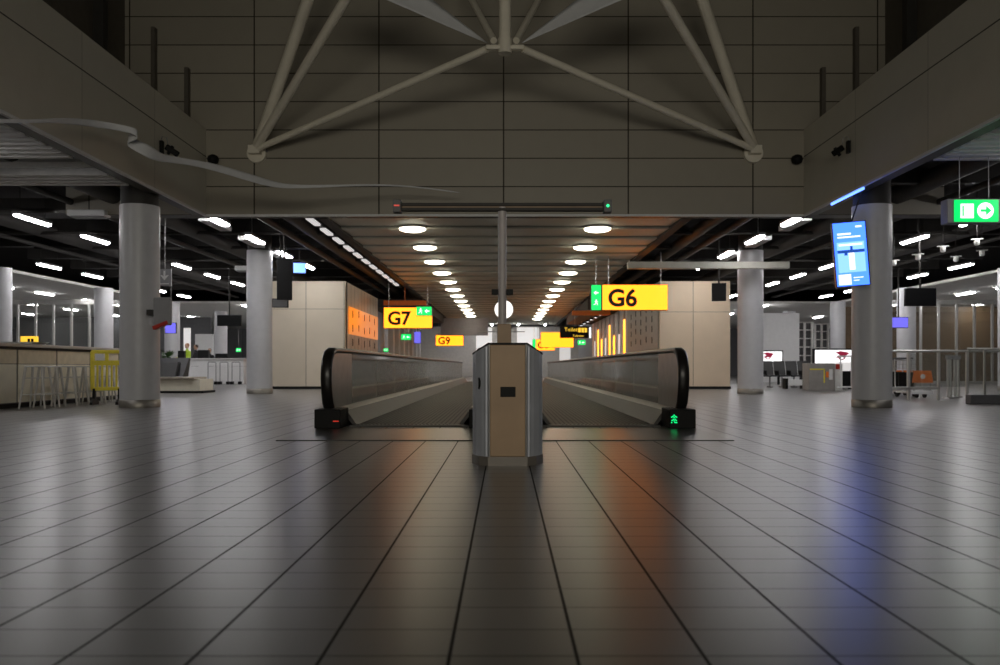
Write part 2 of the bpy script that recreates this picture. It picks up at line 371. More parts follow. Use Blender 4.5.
# ================================================================ MOVING WALKWAYS
L = 32.6
def newel_path(s):
    pts = [(.42, .15), (.22, .20), (.10, .30), (.03, .45), (0, .60), (.015, .74), (.08, .86), (.20, .945), (.36, .975)]
    return pts
def balustrade(t, xc, inw, led, short):
    """xc handrail centre, inw +1/-1 towards the belt"""
    pts = newel_path(0)
    hp = [(xc, p[0], p[1]) for p in pts]+[(xc, y, .98) for y in (1.5, 6, 14, 22, L)]
    b = MB(); sec = [(-.062, -.045), (-.068, .0), (-.045, .022), (.045, .022), (.068, .0), (.062, -.045)]
    P = [Vector(p) for p in hp]; vs = []; fs = []
    for i, p in enumerate(P):
        tt = (P[min(i+1, len(P)-1)]-P[max(i-1, 0)]).normalized(); nrm = Vector((0, -tt.z, tt.y))
        for (a, c) in sec: vs.append(p+Vector((a, 0, 0))+nrm*c)
    q = len(sec)
    for i in range(len(P)-1):
        for j in range(q): fs.append((i*q+j, i*q+(j+1) % q, (i+1)*q+(j+1) % q, (i+1)*q+j))
    b.add(vs, fs, 0, True); b.add(vs, [tuple(range(q-1, -1, -1)), tuple((len(P)-1)*q+j for j in range(q))]); b.build('handrail', M['rubber'], t)
    xi = xc+inw*.03
    prof = [(1.45, .2)]+[(.42, .2)]+[(p[0]+.05, p[1]) for p in pts[1:-1]]+[(.36, .945), (1.45, .95)]
    MB().prism(prof, 0, xi-.025, xi+.025).build('end_panel', M['endp'], t, label='brushed steel end panel')
    MB().box(xi-.03, xi+.03, .36, L, .935, .96).build('handrail_guide', M['steel_l'], t)
    k = 0; y = 1.48
    while y < L-.1:
        y1 = min(y+2.4, L); MB().box(xi-.006, xi+.006, y, y1-.03, .2, .94).build('glass_panel', M['glass'], t); y += 2.4
    xd = xc+inw*.30
    xq = xc+inw*.17; MB().prism([(xi-inw*.04, .235), (xi+inw*.03, .235), (xq, .20), (xq, .18), (xi-inw*.04, .18)], 1, .30, L).build('deck', M['endp'], t, label='sloping pale steel deck beside the belt')
    MB().prism([(xq, .198), (xd, 0.013), (xd-inw*.05, .013), (xq-inw*.05, .18)], 1, .43, L).build('skirt', M['skirt'], t)
    MB().box(xc-inw*.06, xc-inw*.03, .45, L, 0, .235).build('outer_cladding', M['greydk'], t)
    nb = MB().bbox(xc-inw*(.12 if short is False and abs(xc) > 1 else .07), xc+inw*(.20 if abs(xc) > 1 else .15), -.12, .42, 0, .235, .012).build('newel_base', M['black'], t)
    if led is not None and inw*xc < 0:
        m = MB(); x0 = xc+inw*.145
        if led == 'red':
            m.box(x0-.035, x0+.035, -.128, -.12, .085, .097)
        else:
            for (dx, dz) in ((0, .19), (-.015, .175), (.015, .175), (-.03, .165), (.03, .165), (0, .16), (-.01, .14), (.012, .14), (-.025, .125), (.026, .125), (0, .12), (-.03, .10), (.03, .10), (.01, .10)):
                m.box(x0+dx-.006, x0+dx+.006, -.128, -.12, dz-.03, dz-.02)
        m.build('indicator_light', E['redled' if led == 'red' else 'greenled'], nb, label='%s lit direction indicator' % led)
for s, led in ((-1, 'red'), (1, 'green')):
    t = thing('moving_walkway', '%s long moving walkway with glass balustrades and %s light at its entry' % ('left' if s < 0 else 'right', led), 'moving walkway', (0, 10.45, 0), 0, 'moving walkways side by side')
    balustrade(t, s*2.2, -s, led, False); balustrade(t, s*.29, s, led, False)
    b = MB(); b.box(s*.59, s*1.90, .35, L, .001, .012); b.build('belt', M['belt'], t)
    b = MB(); b.box(s*.46, s*1.94, .16, .35, .001, .02)
    for k in range(24): b.box(s*(.72+k*.049), s*(.74+k*.049), .30, .42, .018, .026)
    b.build('comb_plate', M['skirt'], t)
o = MB().bbox(-.21, .21, 0, L, 0, .22, .01).build('divider_plinth', M['greydk'], None, (0, 10.75, 0)); tag(o, 'low dark plinth running between the two moving walkways', 'plinth')
# ================================================================ CABINET IN FRONT
t = thing('control_cabinet', 'beige and silver control cabinet standing in the middle before the walkways', 'cabinet', (.02, 6.44, 0))
def cab(x0, y0, x1, y1, z0, t0, t1, th=.02):
    pass
zt, zs = .93, .855
b = MB()   # inner carcass
b.add([(-.145, .02, .05), (.145, .02, .05), (.26, .21, .05), (.26, .88, .05), (-.26, .88, .05), (-.26, .21, .05),
       (-.145, .02, zt-.01), (.145, .02, zt-.01), (.26, .21, zs-.01), (.26, .88, zs-.01), (-.26, .88, zs-.01), (-.26, .21, zs-.01), (-.145, .88, zt-.01), (.145, .88, zt-.01)],
      [(0, 1, 2, 3, 4, 5), (0, 6, 7, 1), (1, 7, 8, 2), (2, 8, 9, 3), (5, 11, 6, 0), (4, 10, 11, 5), (3, 9, 13, 12, 10, 4), (6, 12, 13, 7), (7, 13, 9, 8), (6, 11, 10, 12)], 0)
b.build('carcass', M['greydk'], t)
fp = MB().bbox(-.135, .135, 0, .02, .07, zt-.012, .006).build('front_panel', M['wood'], t)
MB().bbox(-.055, .06, -.006, .001, .523, .60, .003).build('slot_plate', M['black'], fp, label='small black slot in the panel')
b = MB()
for k in range(5): b.box(-.04+k*.018, -.032+k*.018, -.009, -.004, .535, .588)
b.build('slot_grille', M['black'], fp)
for s in (-1, 1):
    b = MB(); N = 4
    ch = [(s*.145, .0), (s*.20, .05), (s*.245, .11), (s*.268, .2), (s*.25, .21), (s*.14, .03)]
    zt_ = [zt-.012, zt-.04, zt-.066, zs-.01, zs-.01, zt-.012]
    vv = [(p[0], p[1], .07) for p in ch]+[(p[0], p[1], z) for p, z in zip(ch, zt_)]
    b.add(vv, [(i, (i+1) % 6, 6+(i+1) % 6, 6+i) for i in range(6)]+[(5, 4, 3, 2, 1, 0), (6, 7, 8, 9, 10, 11)])
    for k in (0, 2):      # beads on the aluminium chamfer
        u = (k+.5)/N; x = s*(.145+.125*u); y = .004+.2*u; top = zt-.012+(zs-zt)*u
        b.tube([(x, y-.004, .07), (x, y-.004, top-.004)], .016, 12)
    b.build('side_profile', M['alu'], t, label='ribbed silver corner profile')
    MB().bbox(s*.258, s*.272, .2, .88, .07, zs-.01, .004).build('side_panel', M['alu'], t)
    b = MB(); b.tube([(s*.14, .0, .07), (s*.14, .0, zt-.01)], .008, 8); b.build('edge_bead', M['steel'], t)
b = MB(); b.add([(-.235, .108, .60), (-.215, .085, .60), (-.215, .085, .67), (-.235, .108, .67)], [(0, 1, 2, 3)])
hd = MB(); hd.tube([(-.218, .075, .585), (-.214, .062, .61), (-.214, .060, .64), (-.218, .075, .665)], .009, 8); hd.build('lock_handle', M['black'], t)
b = MB()      # lid
b.add([(-.15, -.006, zt-.01), (.15, -.006, zt-.01), (.275, .2, zs-.01), (.275, .89, zs-.01), (-.275, .89, zs-.01), (-.275, .2, zs-.01), (-.15, .89, zt-.01), (.15, .89, zt-.01),
       (-.15, -.006, zt+.004), (.15, -.006, zt+.004), (.275, .2, zs+.004), (.275, .89, zs+.004), (-.275, .89, zs+.004), (-.275, .2, zs+.004), (-.15, .89, zt+.004), (.15, .89, zt+.004)],
      [(0, 8, 9, 1), (1, 9, 10, 2), (2, 10, 11, 3), (4, 12, 13, 5), (5, 13, 8, 0), (3, 11, 15, 14, 12, 4), (8, 14, 15, 9), (9, 15, 11, 10), (8, 13, 12, 14)], 0)
b.build('lid', M['black'], t)
b = MB(); b.prism([(-.15, -.008), (.15, -.008), (.22, .05), (.277, .2), (.277, .88), (-.277, .88), (-.277, .2), (-.22, .05)], 2, 0, .07); b.build('plinth', mat('plinth_grey', (.2, .18, .16), .4, .3), t)
# ================================================================ TRAFFIC LIGHT POST
t = thing('signal_post', 'grey post behind the cabinet carrying a long bar with red and green lamps', 'signal post', (-.03, 9.45, .008))
MB().bbox(-.055, .10, -.01, .17, .0, 1.22, .008).build('pedestal', M['wood'], t, label='narrow brown wooden pedestal')
MB().tube([(0, .07, 1.2), (0, .07, 2.53)], .047, 20).build('pole', mat('grey_violet_paint', (.45, .41, .41), .4), t)
MB().bbox(-.12, -.045, .02, .1, 1.55, 1.61, .004).bbox(.045, .12, .02, .1, 1.55, 1.61, .004).build('sensor_pair', M['black'], t)
MB().tube([(-.27, .0, 1.135), (.25, .0, 1.135)], .006, 8).build('rod', M['steel'], t)
b = MB(); b.bbox(-1.13, 1.13, .02, .10, 2.484, 2.516, .004); b.bbox(-1.13, 1.13, .02, .10, 2.54, 2.573, .004); b.box(-1.13, 1.13, .04, .08, 2.5, 2.56, 1)
b.build('cross_bar', [M['duct'], M['tan']], t)
for s, c in ((-1, 'redled'), (1, 'greenled')):
    h = MB().bbox(s*1.17-.045, s*1.17+.045, -.03, .1, 2.46, 2.60, .006).build('lamp_box', M['greydk'], t)
    if s < 0: MB().box(-1.2, -1.14, -.036, -.03, 2.525, 2.54).build('lamp', E[c], h, label='red lit bar')
    else: MB().cyl((1.17, -.036, 2.53), (1.17, -.028, 2.53), .016, 14).build('lamp', E[c], h, label='green round lamp')
# round lit sign
t = thing('round_sign', 'round white lit sign hanging behind the signal post', 'sign', (-.04, 28, 2.64))
MB().cyl((0, -.06, 0), (0, .06, 0), .30, 40).build('face', E['globe'], t)
MB().cyl((0, -.05, 0), (0, .05, 0), .315, 40).build('rim', M['grey'], t)
MB().cyl((0, 0, .3), (0, 0, 1.38), .02, 8).build('hanger', M['steel'], t)
# ================================================================ COLUMNS
def column(x, y, label, top=3.98, up=4.95, r=.352):
    t = thing('column', label, 'column', (x, y, 0), 0, 'round white columns of the hall')
    MB().lathe([(r, .13), (r, top)], 48).build('shaft', M['column'], t)
    b = MB(); b.lathe([(r+.006, 0), (r+.008, .02), (r+.008, .14), (r, .145)], 48); b.build('base_ring', mat('dull_ring_steel', (.33, .31, .28), .45, .8, .12, 5) if 'dull_ring_steel' not in bpy.data.materials else bpy.data.materials['dull_ring_steel'], t, label='brushed steel base ring')
    if up > top+.05: MB().lathe([(r-.02, top), (r-.02, up)], 40).build('neck', M['duct'], t, label='dark painted upper end')
    return t
NM = {(-1, 0): 'large white column on the left beside the bar counter', (1, 0): 'large white column on the right behind the portrait screen',
      (-1, 1): 'white column on the left in front of the cream room', (1, 1): 'white column on the right crossed by a white beam'}
for s in (-1, 1):
    column(-6.83 if s < 0 else 6.86, 15.9, NM[(s, 0)], 3.75); column(s*6.93, 24.0, NM[(s, 1)], 4.02)
    sd = 'left' if s < 0 else 'right'
    for k, y in enumerate((27, 34, 41, 48)):
        column(s*16.05, y, '%s white column of the outer row on the far %s' % (ORD[k], sd), 3.9, 3.9)
    column(s*6.95, 47 if s > 0 else 46.6, 'distant white column beyond the cream room on the %s' % sd, 3.9, 4.95)
# ================================================================ CEILING LAMPS
def strip(label, loc, group, louvre=0):
    t = thing('strip_light', label, 'ceiling light', loc, 0, group)
    MB().bbox(-.085, .085, -.68, .68, .03, .10, .01).build('housing', M['grey'], t)
    MB().prism([(-.07, .03), (-.06, -.005), (-.03, -.02), (.03, -.02), (.06, -.005), (.07, .03)], 1, -.64, .64).build('diffuser', E['tube'], t)
    MB().tube([(0, -.5, .1), (0, -.5, .95)], .006, 6).build('hanger', M['duct'], t); MB().tube([(0, .5, .1), (0, .5, .95)], .006, 6).build('hanger', M['duct'], t)
    return t
proto = None; zL = 4.0
for s in (-1, 1):
    sd = 'left' if s < 0 else 'right'
    rows = [(6.4, 18.9, 28, 'row nearest the walkways'), (10.5, 12, 41, 'second row out from the walkways'), (14.8, 1, 41, 'third row out from the walkways')]
    for (x, y0, y1, nm) in rows:
        ys = []; y = 18.9
        while y <= y1: ys.append(y); y += 2.9
        y = 16.0
        while y > y0 and x > 7: ys.append(y) if x < 12 and int(round((16-y)/2.9)) % 2 == 0 else None; y -= 2.9
        ys = [q for q in ys if (q < y1) and (x < 12 or q > 26)]
        vis = [q for q in ys if abs(x)*FPX/q < 515]
        for q in ys:
            lab = ('%s strip light of the %s on the %s' % (ORD[sorted(vis).index(q)], nm, sd)) if q in vis else 'strip light over the %s hall outside the picture' % sd
            if x < 12 and q not in vis: zz = 3.9
            else: zz = zL
            if proto is None: proto = strip(lab, (s*x, q, zz), 'strip lights of the dark ceiling')
            else: dup(proto, (s*x, q, zz), None, lab, 'strip lights of the dark ceiling')
    # slotted trays beside the inner row
    for k in range(3):
        b = MB(); b.box(-.02, .0, -.75, .75, 0, .12); b.box(.22, .24, -.75, .75, 0, .12)
        for j in range(13): b.box(0, .22, -.74+j*.12, -.70+j*.12, 0, .10)
        b.tube([(.11, 0, .05), (.11, 0, .95)], .006, 6); o = b.build('louvre_tray', M['white'], None, (s*6.66-.11, 19.55+2.82*k, 3.99)); tag(o, '%s white louvre tray beside the %s inner strip lights' % (ORD[k], sd), 'louvre', 'white louvre trays beside strip lights')
    # far recessed lamps in the pale soffits
    k = 0
    for (x, ys) in ((9.9, (43.5, 47, 50.5, 54, 58, 62)), (13.2, (43.5, 46.5, 50, 53.5, 57, 61)), (19.5, (30, 33, 36, 40, 44, 48, 53, 60)), (23.5, (38, 42, 46, 51, 58)), (28, (46, 50, 57))):
        for j, q in enumerate(ys):
            dup(proto, (s*x, q, 3.84), None, '%s far soffit lamp, %s line outward, on the %s' % (ORD[j], ORD[[9.9, 13.2, 19.5, 23.5, 28].index(x)], sd), 'strip lights under the pale far soffits')
for s in (-1, 1):
    for q in (11.6,):  # lamps added out of view to brighten the slatted ceilings
        dup(proto, (s*8.9, q, 3.8), None, 'strip light over the %s hall outside the picture' % ('left' if s < 0 else 'right'), 'strip lights of the dark ceiling')
for x in (-3, -1, 1, 3): dup(proto, (x, 63.6, 3.9), None, '%s strip light from the left at the far end of the walkway hall' % ORD[(x+3)//2].replace('nearest', 'first'), 'strip lights at the far end wall')  # lamps added to brighten the far end wall
dl = None
for s in (-1, 1):
    for k in range(13):
        loc = (s*2.16, 19.85+3.1*k, 4.0); lab = '%s downlight of the %s line above the walkways' % (ORD[k], 'left' if s < 0 else 'right')
        if dl is None:
            dl = thing('downlight', lab, 'downlight', loc, 0, 'round downlights over the walkways')
            MB().lathe([(.32, .03), (.33, .0), (.315, -.02)], 32).build('ring', M['white'], dl)
            MB().lathe([(.31, -.02), (.30, -.05), (.22, -.08), (.1, -.10), (.02, -.10)], 24).build('lens', E['down'], dl)
        else: dup(dl, loc, None, lab)
# segmented pale track on the left edge
t = thing('light_track', 'dashed pale track of short plates along the left ceiling edge', 'ceiling track', (-4.32, 18.6, 4.0))
MB().box(-.02, .02, 0, 17, .06, .1).build('rail', M['duct'], t)
for k in range(11):
    MB().bbox(-.07, .07, .1+k*1.45, 1.0+k*1.45, 0, .05, .005).build('plate', E['wsoft'], t)  # plates given a weak glow of their own
# ================================================================ TREE TRUSS AND SAILS
t = thing('roof_truss', 'pale tubular truss of struts joined at a central node under the roof', 'truss', (0, 15, 6.43))
O = Vector((0, 15, 6.43))
def tb(name, p, q, r): return MB().tube([Vector(p)-O, Vector(q)-O], r, 20).build(name, M['tube'], t)
for s in (-1, 1):
    nd = Vector((s*5.24, 17.9, 5.30))
    tb('main_strut', nd, (s*2.66, 15.5, 10.18), .115); tb('inclined_strut', nd+Vector((0, -.05, .02)), (s*1.0, 12.3, 8.25), .085); tb('tie_strut', nd+Vector((0, -.1, 0)), (s*.32, 15.0, 6.36), .065)
    tb('rear_strut', (s*.2, 15.1, 6.55), (s*.95, 17.8, 8.9), .06)
    MB().cyl(nd-O+Vector((0, .0, -.04)), nd-O+Vector((0, .11, -.04)), .2, 28).build('wall_plate', M['tube'], t)
    MB().bbox(nd.x-.12, nd.x+.12, 2.7, 2.9, -1.22, -1.05, .01).build('clevis', M['tube'], t)
tb('vertical_strut', (0, 15, 6.35), (0, 15, 10.6), .105)
MB().bbox(-.34, .34, -.07, .07, -.09, -.01, .02).tube([(0, 0, -.15), (0, 0, .12)], .12, 20).build('node', M['tube'], t)
for s in (-1, 1):
    a = Vector((s*.31, 15.0, 6.47)); p = Vector((s*3.4, 13.2, 8.2)); q = Vector((s*2.05, 13.2, 8.5))
    # edges passing the photo's rim, slightly hollow
    p = W(505+s*(505-300) , -35, 13.2); q = W(505+s*(505-375), -50, 14.2); a2 = a
    N = 10; vs = []; fs = []
    for i in range(N+1):
        u = i/N; e0 = a2.lerp(p, u); e1 = a2.lerp(q, u); mid = (e0+e1)/2
        for j in range(7):
            v = j/6; pt = e0.lerp(e1, v); pt = pt+(mid-pt)*.12*math.sin(PI*u)*(1 if v in (0, 1) else 1); pt.z -= .10*math.sin(PI*v)*u; vs.append(pt-a)
    for i in range(N):
        for j in range(6): fs.append((i*7+j, i*7+j+1, (i+1)*7+j+1, (i+1)*7+j))
    o = MB().add(vs, fs, 0, True).build('fabric_sail', M['fabric'], None, a)
    md = o.modifiers.new('s', 'SOLIDIFY'); md.thickness = .012
    tag(o, 'white triangular fabric sail stretched up from the node to the %s' % ('left' if s < 0 else 'right'), 'sail', 'fabric sails on the roof truss')
# ribbon hanging across the atrium's left side
pts = [(-25, 120, 5, 11), (0, 121, 5, 11.2), (35, 121.5, 4, 11.6), (62, 120, 6, 12), (90, 123, 7, 12.4), (112, 126, 6, 12.7), (136, 131, 6, 12.9), (140, 135, 9, 13.0), (124, 140, 8, 13.1), (136, 145, 12, 13.2), (150, 152, 14, 13.3), (160, 157, 9, 13.6), (167, 159, 6, 13.8), (190, 162, 6, 14.3), (215, 167, 7, 14.8), (245, 176, 8, 15.3), (268, 183, 7, 15.7), (287, 187, 4, 16), (330, 186, 2, 16.3), (380, 184.5, 1.5, 16.6), (420, 187, 1.2, 16.9), (462, 193, 1.2, 17.2)]
vs = []; fs = []
for i, (px, py, wd, D) in enumerate(pts):
    D = min(D, 6.0*FPX/(505-px))
    c = W(px, py, D); ww = wd*D/FPX/2
    tw = .5*math.sin(i*.9)
    vs += [c+Vector((0, ww*tw, ww)), c+Vector((0, -ww*tw, -ww))]
c0 = W(124, 140, 12.9)
for i in range(len(pts)-1): fs.append((2*i, 2*i+1, 2*i+3, 2*i+2))
o = MB().add([v-c0 for v in vs], fs, 0, True).build('ribbon_sculpture', M['fabric'], None, c0)
o.modifiers.new('sub', 'SUBSURF').render_levels = 2; md = o.modifiers.new('s', 'SOLIDIFY'); md.thickness = .012
tag(o, 'long white wavy ribbon hung across the upper left of the atrium', 'hanging sculpture')
# cameras and speakers on the parapets
for s in (-1, 1):
    sd = 'left' if s < 0 else 'right'
    t = thing('security_camera', 'black security camera mounted on the %s parapet' % sd, 'camera', (s*6.33, 15.6, 4.72), 0, 'security cameras on the parapets')
    MB().bbox(-.03, .03, -.05, .05, -.05, .18, .01).build('bracket', M['black'], t, (-s*.03, 0, 0))
    R_ = Matrix.Translation((-s*.22, 0, 0)) @ Matrix.Rotation(s*-.6, 4, 'Y') @ Matrix.Rotation(.5, 4, 'Z')
    MB().bbox(-.13, .13, -.055, .055, -.055, .055, .02, 0, R_).cyl((-.03, 0, -.1), (-.03, 0, .08), .03, 12, 0, None, True, R_).build('body', M['black'], t)
    MB().tube([(0, 0, .15), (-s*.04, 0, .26), (-s*.12, 0, .24), (-s*.14, 0, .12)], .008, 6).build('cable', M['grey'], t)
    t = thing('wall_speaker', 'small black speaker in the %s upper corner of the atrium' % sd, 'speaker', (s*6.15, 17.9, 5.12), 0, 'corner speakers of the atrium')
    MB().lathe([(.04, -.1), (.10, -.07), (.12, 0), (.10, .07), (.04, .1)], 20).build('housing', M['black'], t)
    MB().box(-.02, .02, .0, .1, -.02, .02).build('bracket', M['black'], t)
# ================================================================ SIGNS
def gate_sign(loc, w, h, txt, tsz, label, green=None, rods=True, tx=.08):
    t = thing('gate_sign', label, 'sign', loc, 0, 'yellow gate signs over the walkways')
    MB().bbox(-w/2, w/2, 0, .18, 0, h, .01).build('housing', M['greydk'], t)
    MB().box(-w/2+.015, w/2-.015, -.012, 0, .015, h-.015).build('face', E['yellow'], t)
    text('lettering', txt, tsz, M['lens_k'], t, (-w/2+tx*w, -.018, h*.5-tsz*.36), bold=.03*tsz)
    for sx in (-1, 1): MB().tube([(sx*w*.4, .09, h), (sx*w*.4, .09, 4.95-loc[2] if abs(loc[0]) > 4.1 else 4.15-loc[2])], .012, 6).build('hanger', M['steel'], t)
    return t
def runner(b, cx, cz, s, y):   # small running figure made of boxes and discs
    b.cyl((cx, y, cz+.30*s), (cx, y+.004, cz+.30*s), .09*s, 12)
    for (x0, z0, x1, z1, r) in ((0, .2, -.05, -.1, .08), (0, .15, .25, .05, .035), (0, .15, -.22, .1, .035), (-.05, -.1, .18, -.15, .045), (.18, -.15, .12, -.4, .04), (-.05, -.1, -.2, -.3, .045), (-.2, -.3, -.38, -.3, .035)):
        b.tube([(cx+x0*s, y+.002, cz+z0*s), (cx+x1*s, y+.002, cz+z1*s)], r*s, 6)
def arrow(b, cx, cz, s, y, d=1):
    b.prism([(cx-d*.3*s, cz+.07*s), (cx+d*.02*s, cz+.07*s), (cx+d*.02*s, cz+.28*s), (cx+d*.34*s, cz), (cx+d*.02*s, cz-.28*s), (cx+d*.02*s, cz-.07*s), (cx-d*.3*s, cz-.07*s)], 1, y, y+.004)
s6 = gate_sign((X_(635, 25), 25, Z_(310.3, 25)), 1.94, .76, 'G6', .70, 'large yellow lit sign reading G6 on the right', tx=.085)
t = thing('exit_sign', 'green lit exit panel on the left end of the G6 sign', 'exit sign', (X_(596.2, 25), 25, Z_(310.5, 25)))
MB().bbox(-.155, .155, 0, .18, 0, .76, .01).build('housing', M['greydk'], t)
MB().box(-.14, .14, -.012, 0, .015, .745).build('face', E['green'], t)
b = MB(); runner(b, 0, .24, .22, -.02); arrow(b, 0, .52, .22, -.02, -1); b.build('pictogram', E['white'], t)
MB().tube([(0, .09, .76), (0, .09, 1.6)], .012, 6).build('hanger', M['steel'], t)
s7 = gate_sign((X_(408, 34), 34, Z_(328.3, 34)), 1.95, .84, 'G7', .74, 'yellow lit sign reading G7 left of the walkways')
t = thing('exit_sign', 'green lit exit sign on the top right corner of the G7 sign', 'exit sign', (X_(423.7, 33.6), 33.7, Z_(315.5, 33.6)))
MB().bbox(-.31, .31, 0, .285, 0, .36, .01).build('housing', M['greydk'], t); MB().box(-.3, .3, -.012, 0, .01, .35).build('face', E['green'], t)
b = MB(); runner(b, -.13, .19, .28, -.02); arrow(b, .13, .18, .3, -.02, -1); b.build('pictogram', E['white'], t)
s9 = gate_sign((X_(449.6, 60), 60, Z_(345.8, 60)), 1.95, .76, 'G9', .70, 'distant small yellow lit sign reading G9')
s8 = gate_sign((X_(556.5, 52), 52, Z_(347.5, 52)), 1.8, 1.0, '', .5, 'blank bright yellow lit sign left of the black toilets sign') if False else None
t = thing('gate_sign', 'bright yellow lit sign overlapping the small G8 sign', 'sign', (X_(556.5, 54), 54, Z_(347.5, 54)), 0, 'yellow gate signs over the walkways')
MB().bbox(-1.0, 1.1, 0, .18, 0, .98, .01).build('housing', M['greydk'], t); MB().box(-.98, 1.08, -.012, 0, .015, .96).build('face', E['yellow'], t)
MB().tube([(0, .09, .98), (0, .09, 2.0)], .012, 6).build('hanger', M['steel'], t)
gate_sign((X_(544, 58), 56, Z_(350.5, 56)), 1.25, .75, 'G8', .6, 'distant yellow lit sign reading G8 on the right')
t = thing('exit_sign', 'tiny green lit panel at the left end of the G8 sign', 'exit sign', (X_(535.0, 56)-.06, 56, Z_(350.5, 56)))
MB().bbox(-.1, .1, 0, .18, 0, .75, .01).build('housing', M['greydk'], t); MB().tube([(0, .09, .75), (0, .09, 4.12-Z_(350.5, 56))], .012, 6).build('hanger', M['steel'], t); MB().box(-.09, .09, -.012, 0, .015, .74).build('face', E['green'], t)
# black toilets sign
t = thing('direction_sign', 'black hanging sign with yellow Toilets lettering and pictograms', 'sign', (X_(575, 42), 42, Z_(338, 42)))
MB().bbox(-.74, .74, 0, .15, 0, .58, .01).build('housing', M['black'], t)
text('lettering', 'Toilets', .27, E['text'], t, (-.53, -.012, .33)); text('lettering', 'Toiletten', .15, E['text'], t, (-.12, -.012, .06))
b = MB()
for k in range(3): b.box(.17+k*.15, .29+k*.15, -.012, -.002, .28, .50)
b.build('pictogram', E['text'], t)
MB().box(.70, .79, -.02, .1, 0, .52).build('side_light', E['white'], t); MB().tube([(0, .07, .58), (0, .07, 1.88)], .012, 6).build('hanger', M['steel'], t)
def exit_small(px, py, wpx, hpx, D, label):
    ww, hh = wpx*D/FPX, hpx*D/FPX
    t = thing('exit_sign', label, 'exit sign', (X_(px, D), D, Z_(py+hpx/2, D)))
    MB().bbox(-ww/2, ww/2, 0, .08, 0, hh, .006).build('housing', M['greydk'], t); MB().box(-ww/2+.01, ww/2-.01, -.012, 0, .01, hh-.01).build('face', E['green'], t)
    b = MB(); runner(b, -ww*.2, hh*.52, hh*.7, -.02); arrow(b, ww*.22, hh*.5, hh*.8, -.02, -1); b.build('pictogram', E['white'], t)
    MB().tube([(0, .04, hh), (0, .04, 3.9-Z_(py+hpx/2, D))], .01, 6).build('hanger', M['steel'], t)
exit_small(406, 337, 10, 6, 45, 'small green exit sign hanging below the G7 sign')
exit_small(581.5, 342.5, 8, 5, 50, 'small green exit sign below the black toilets sign')
exit_small(238.5, 350, 5, 4, 50, 'tiny green exit sign far behind the left desk')
exit_small(386, 350, 5, 3.5, 46.0, 'tiny green exit sign low behind the left walkway')
# orange boxes standing in for ceiling reflections of the lit signs
o = MB().bbox(-.9, .9, -.1, .1, -.10, .10, .01).tube([(0, 0, .1), (0, 0, 1.47)], .02, 6).build('sign_back', M['orange'], None, W(405, 303, 36)); tag(o, 'orange strip above and behind the G7 sign', 'sign strip')
o = MB().bbox(-.85, .85, -.1, .1, -.10, .10, .01).tube([(0, 0, .1), (0, 0, 1.47)], .02, 6).build('sign_back', M['orange'], None, W(591, 313, 38)); tag(o, 'orange strip behind the left end of the G6 sign', 'sign strip')
# right exit sign
t = thing('exit_sign', 'large green lit exit sign with arrow hanging at the upper right', 'exit sign', (X_(976, 13), 13, Z_(221.5, 13)), .0)
MB().bbox(-.43, .40, 0.01, .22, -.02, .35, .01).build('housing', M['grey'], t)
MB().box(-.33, .34, -.005, .01, .0, .33).build('face', E['green'], t)
b = MB(); b.box(-.24, -.04, -.012, -.006, .05, .27); b.cyl((.14, -.012, .165), (.14, -.006, .165), .125, 28); b.build('pictogram', E['white'], t)
b = MB(); arrow(b, .14, .165, .26, -.018, 1); b.box(-.215, -.195, -.018, -.013, .08, .24); b.build('arrow', E['green'], t)
for x in (-.2, .25): MB().tube([(x, .1, .35), (x, .1, 1.7)], .006, 6).build('hanger', M['steel'], t)
# left grey arrow sign beside column
t = thing('direction_sign', 'small grey board with a white down arrow right of the left column', 'sign', (X_(164.5, 19), 19, Z_(286, 19)))
MB().bbox(-.15, .15, 0, .05, 0, .38, .006).build('housing', M['grey'], t)
b = MB(); b.box(-.02, .02, -.012, 0, .18, .34); b.prism([(-.09, .24), (0, .13), (.09, .24), (.05, .24), (0, .19), (-.05, .24)], 1, -.012, 0); b.box(-.1, .1, -.012, 0, .04, .06); b.build('arrow', M['white'], t)
MB().tube([(0, .03, .38), (0, .03, 2.39)], .008, 6).build('hanger', M['steel'], t)
# ================================================================ SCREENS
t = thing('portrait_screen', 'bright blue portrait screen hanging tilted before the right column', 'screen', W(851, 254, 15.2), 0, None, (0, math.radians(-4.5), math.radians(-3)))
MB().bbox(-.275, .285, 0, .09, -.535, .535, .01).build('housing', mat('blue_black_casing', (.01, .02, .08), .3), t)
MB().box(-.26, .26, -.008, 0, -.52, .52).build('display', E['blue'], t)
for (x0, x1, z0, z1, nm) in ((-.2, .02, .32, .35, 'text_line'), (-.2, .17, .27, .295, 'text_line'), (.10, .2, .43, .46, 'text_line'), (-.23, -.03, -.50, -.33, 'white_square'), (.01, .17, -.40, -.385, 'text_line'), (.01, .1, -.445, -.43, 'text_line')): MB().box(x0, x1, -.012, -.008, z0, z1).build(nm, E['white'], t)
b = MB(); b.box(-.22, .22, -.011, -.008, -.30, .2); b.build('picture', E['blue2'], t)
b = MB(); b.box(-.22, .22, -.014, -.011, .02, .07); b.box(-.01, .03, -.0145, -.0115, .06, .13); b.box(-.11, -.06, -.014, -.011, -.02, .02); b.build('dark_content', E['blue3'], t)
b = MB(); b.box(-.19, .19, -.0135, -.011, .14, .17); b.box(-.04, .05, -.0135, -.011, -.26, .05); b.build('pale_content', E['white'], t)
MB().tube([(.05, .05, .5), (.33, .05, 1.16)], .012, 8).build('hanger', M['duct'], t)
t.scale = (1.086, 1, 1.086)
